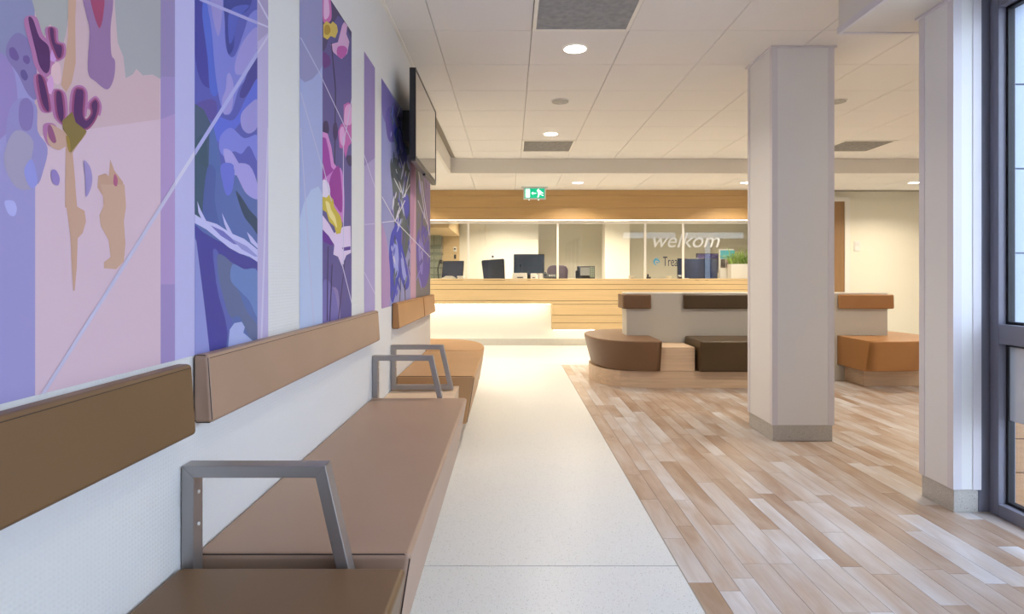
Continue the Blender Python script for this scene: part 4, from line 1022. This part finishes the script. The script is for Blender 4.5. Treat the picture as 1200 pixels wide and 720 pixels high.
box('plate', M_whitep, pxx(531.3, 11.85), pxx(535, 11.85), 11.845, 11.8595, pz(295, 11.85), pz(289.5, 11.85), t, .004); box('display', M_black, pxx(532, 11.85), pxx(534.2, 11.85), 11.843, 11.8448, pz(292.8, 11.85), pz(291, 11.85), t)
box('handset', M_black, pxx(532, 11.85), pxx(534.6, 11.85), 11.845, 11.8595, pz(303.5, 11.85), pz(298.5, 11.85), t, .004)
t = thing('wall_socket', 'small dark wall socket on the pale office wall above the black chair', 'socket', (pxx(577.5, 12), 12, pz(301, 12)))
box('plate', M_whitep, pxx(575.5, 12), pxx(579.5, 12), 11.99, 11.9995, pz(303, 12), pz(299, 12), t, .002); box('insert', M_black, pxx(576.2, 12), pxx(578.6, 12), 11.987, 11.9898, pz(302.2, 12), pz(299.6, 12), t)

# ================================================================== ISLAND BENCH
IB = thing('island_bench', 'island bench with rounded ends, white low wall and brown cushions', 'bench', (2.5, 6.43, 0))
IY0, IY1 = 6.30, 6.56; IX0, IX1 = 1.22, 3.95
box('low_wall', mat('low_wall_laminate_shaded', (.58, .56, .51, 1), .5), IX0, IX1, IY0, IY1, .001, .905, IB); box('wall_cap', M_white, IX0-.003, IX1+.003, IY0-.003, IY1+.003, .9055, .917, IB)  # low wall's shade is put into its darker base colour
CYI = 6.43
def dshape(cx, a, b, sgn, xs_, n=18, ex=.85):
    pts = [(xs_, CYI-b), ((xs_+cx)/2, CYI-b)]
    for k in range(n+1):
        th = -PI/2+PI*k/n; c, s = math.cos(th), math.sin(th)
        pts.append((cx+sgn*a*abs(c)**ex, CYI+b*math.copysign(abs(s)**ex, s)))
    return pts+[((xs_+cx)/2, CYI+b), (xs_, CYI+b)]
ptsL = dshape(1.40, .55, .57, -1, 3.0, ex=.8); ptsR = dshape(3.82, .52, .47, 1, 3.50, ex=.8)
yb0 = CYI-.57
for q_ in (ptsL, ptsR): link('base', loft_bm([[(p_[0], p_[1], 0) for p_ in q_], [(p_[0], p_[1], .163) for p_ in q_]]), M_oakp, IB)
for (a, b, yy0, yy1) in ((1.452, 1.80, yb0, IY0-.001),):
    box('base_block', M_oakp, a, b, yy0, yy1, .164, .398, IB, .003, 1)
SEAT_F = 5.74
dl = dshape(1.36, .56, CYI-SEAT_F, -1, 1.448)
loft_cushion(dl, (1.448, CYI), .470, .170, .07, IB, M_leather_brown, 'mid brown rounded end cushion at the left')
dr_ = dshape(3.72, .64, CYI-SEAT_F, 1, 3.425)
loft_cushion(dr_, (3.425, CYI), .470, .170, .06, IB, M_leather_orange, 'cognac rounded end cushion at the right')
prof = [(SEAT_F, .470), (IY0-.002, .470), (IY0-.002, .165), (SEAT_F+.05, .165)]
o = link('seat_cushion', prism_bm(prof, 'X', 1.82, 3.0, .024, 5), M_leather_choc, IB, smooth=True, wn=True); o['label'] = 'dark chocolate straight seat cushion in the middle'
def ib_back(x0, x1, m, label, wrap=None):
    o = link('backrest_cushion', prism_bm([(IY0-.004-.045, .752), (IY0-.004, .752), (IY0-.004, .900), (IY0-.004-.04, .900)], 'X', x0, x1, .015, 4), m, IB, smooth=True, wn=True); o['label'] = label
    if wrap:
        a, b = wrap
        link('backrest_return', box_bm(a, b, IY0-.004, IY1, .752, .900, .010, 3), m, IB, smooth=True, wn=True)
ib_back(1.172, 1.468, M_leather_brown, 'small mid brown backrest cushion wrapping the left wall end', (1.172, IX0-.004))
ib_back(1.805, 3.0, M_leather_choc, 'long dark chocolate backrest cushion')
ib_back(3.425, 3.995, M_leather_orange, 'cognac backrest cushion at the right wall end', (IX1+.004, 3.995))
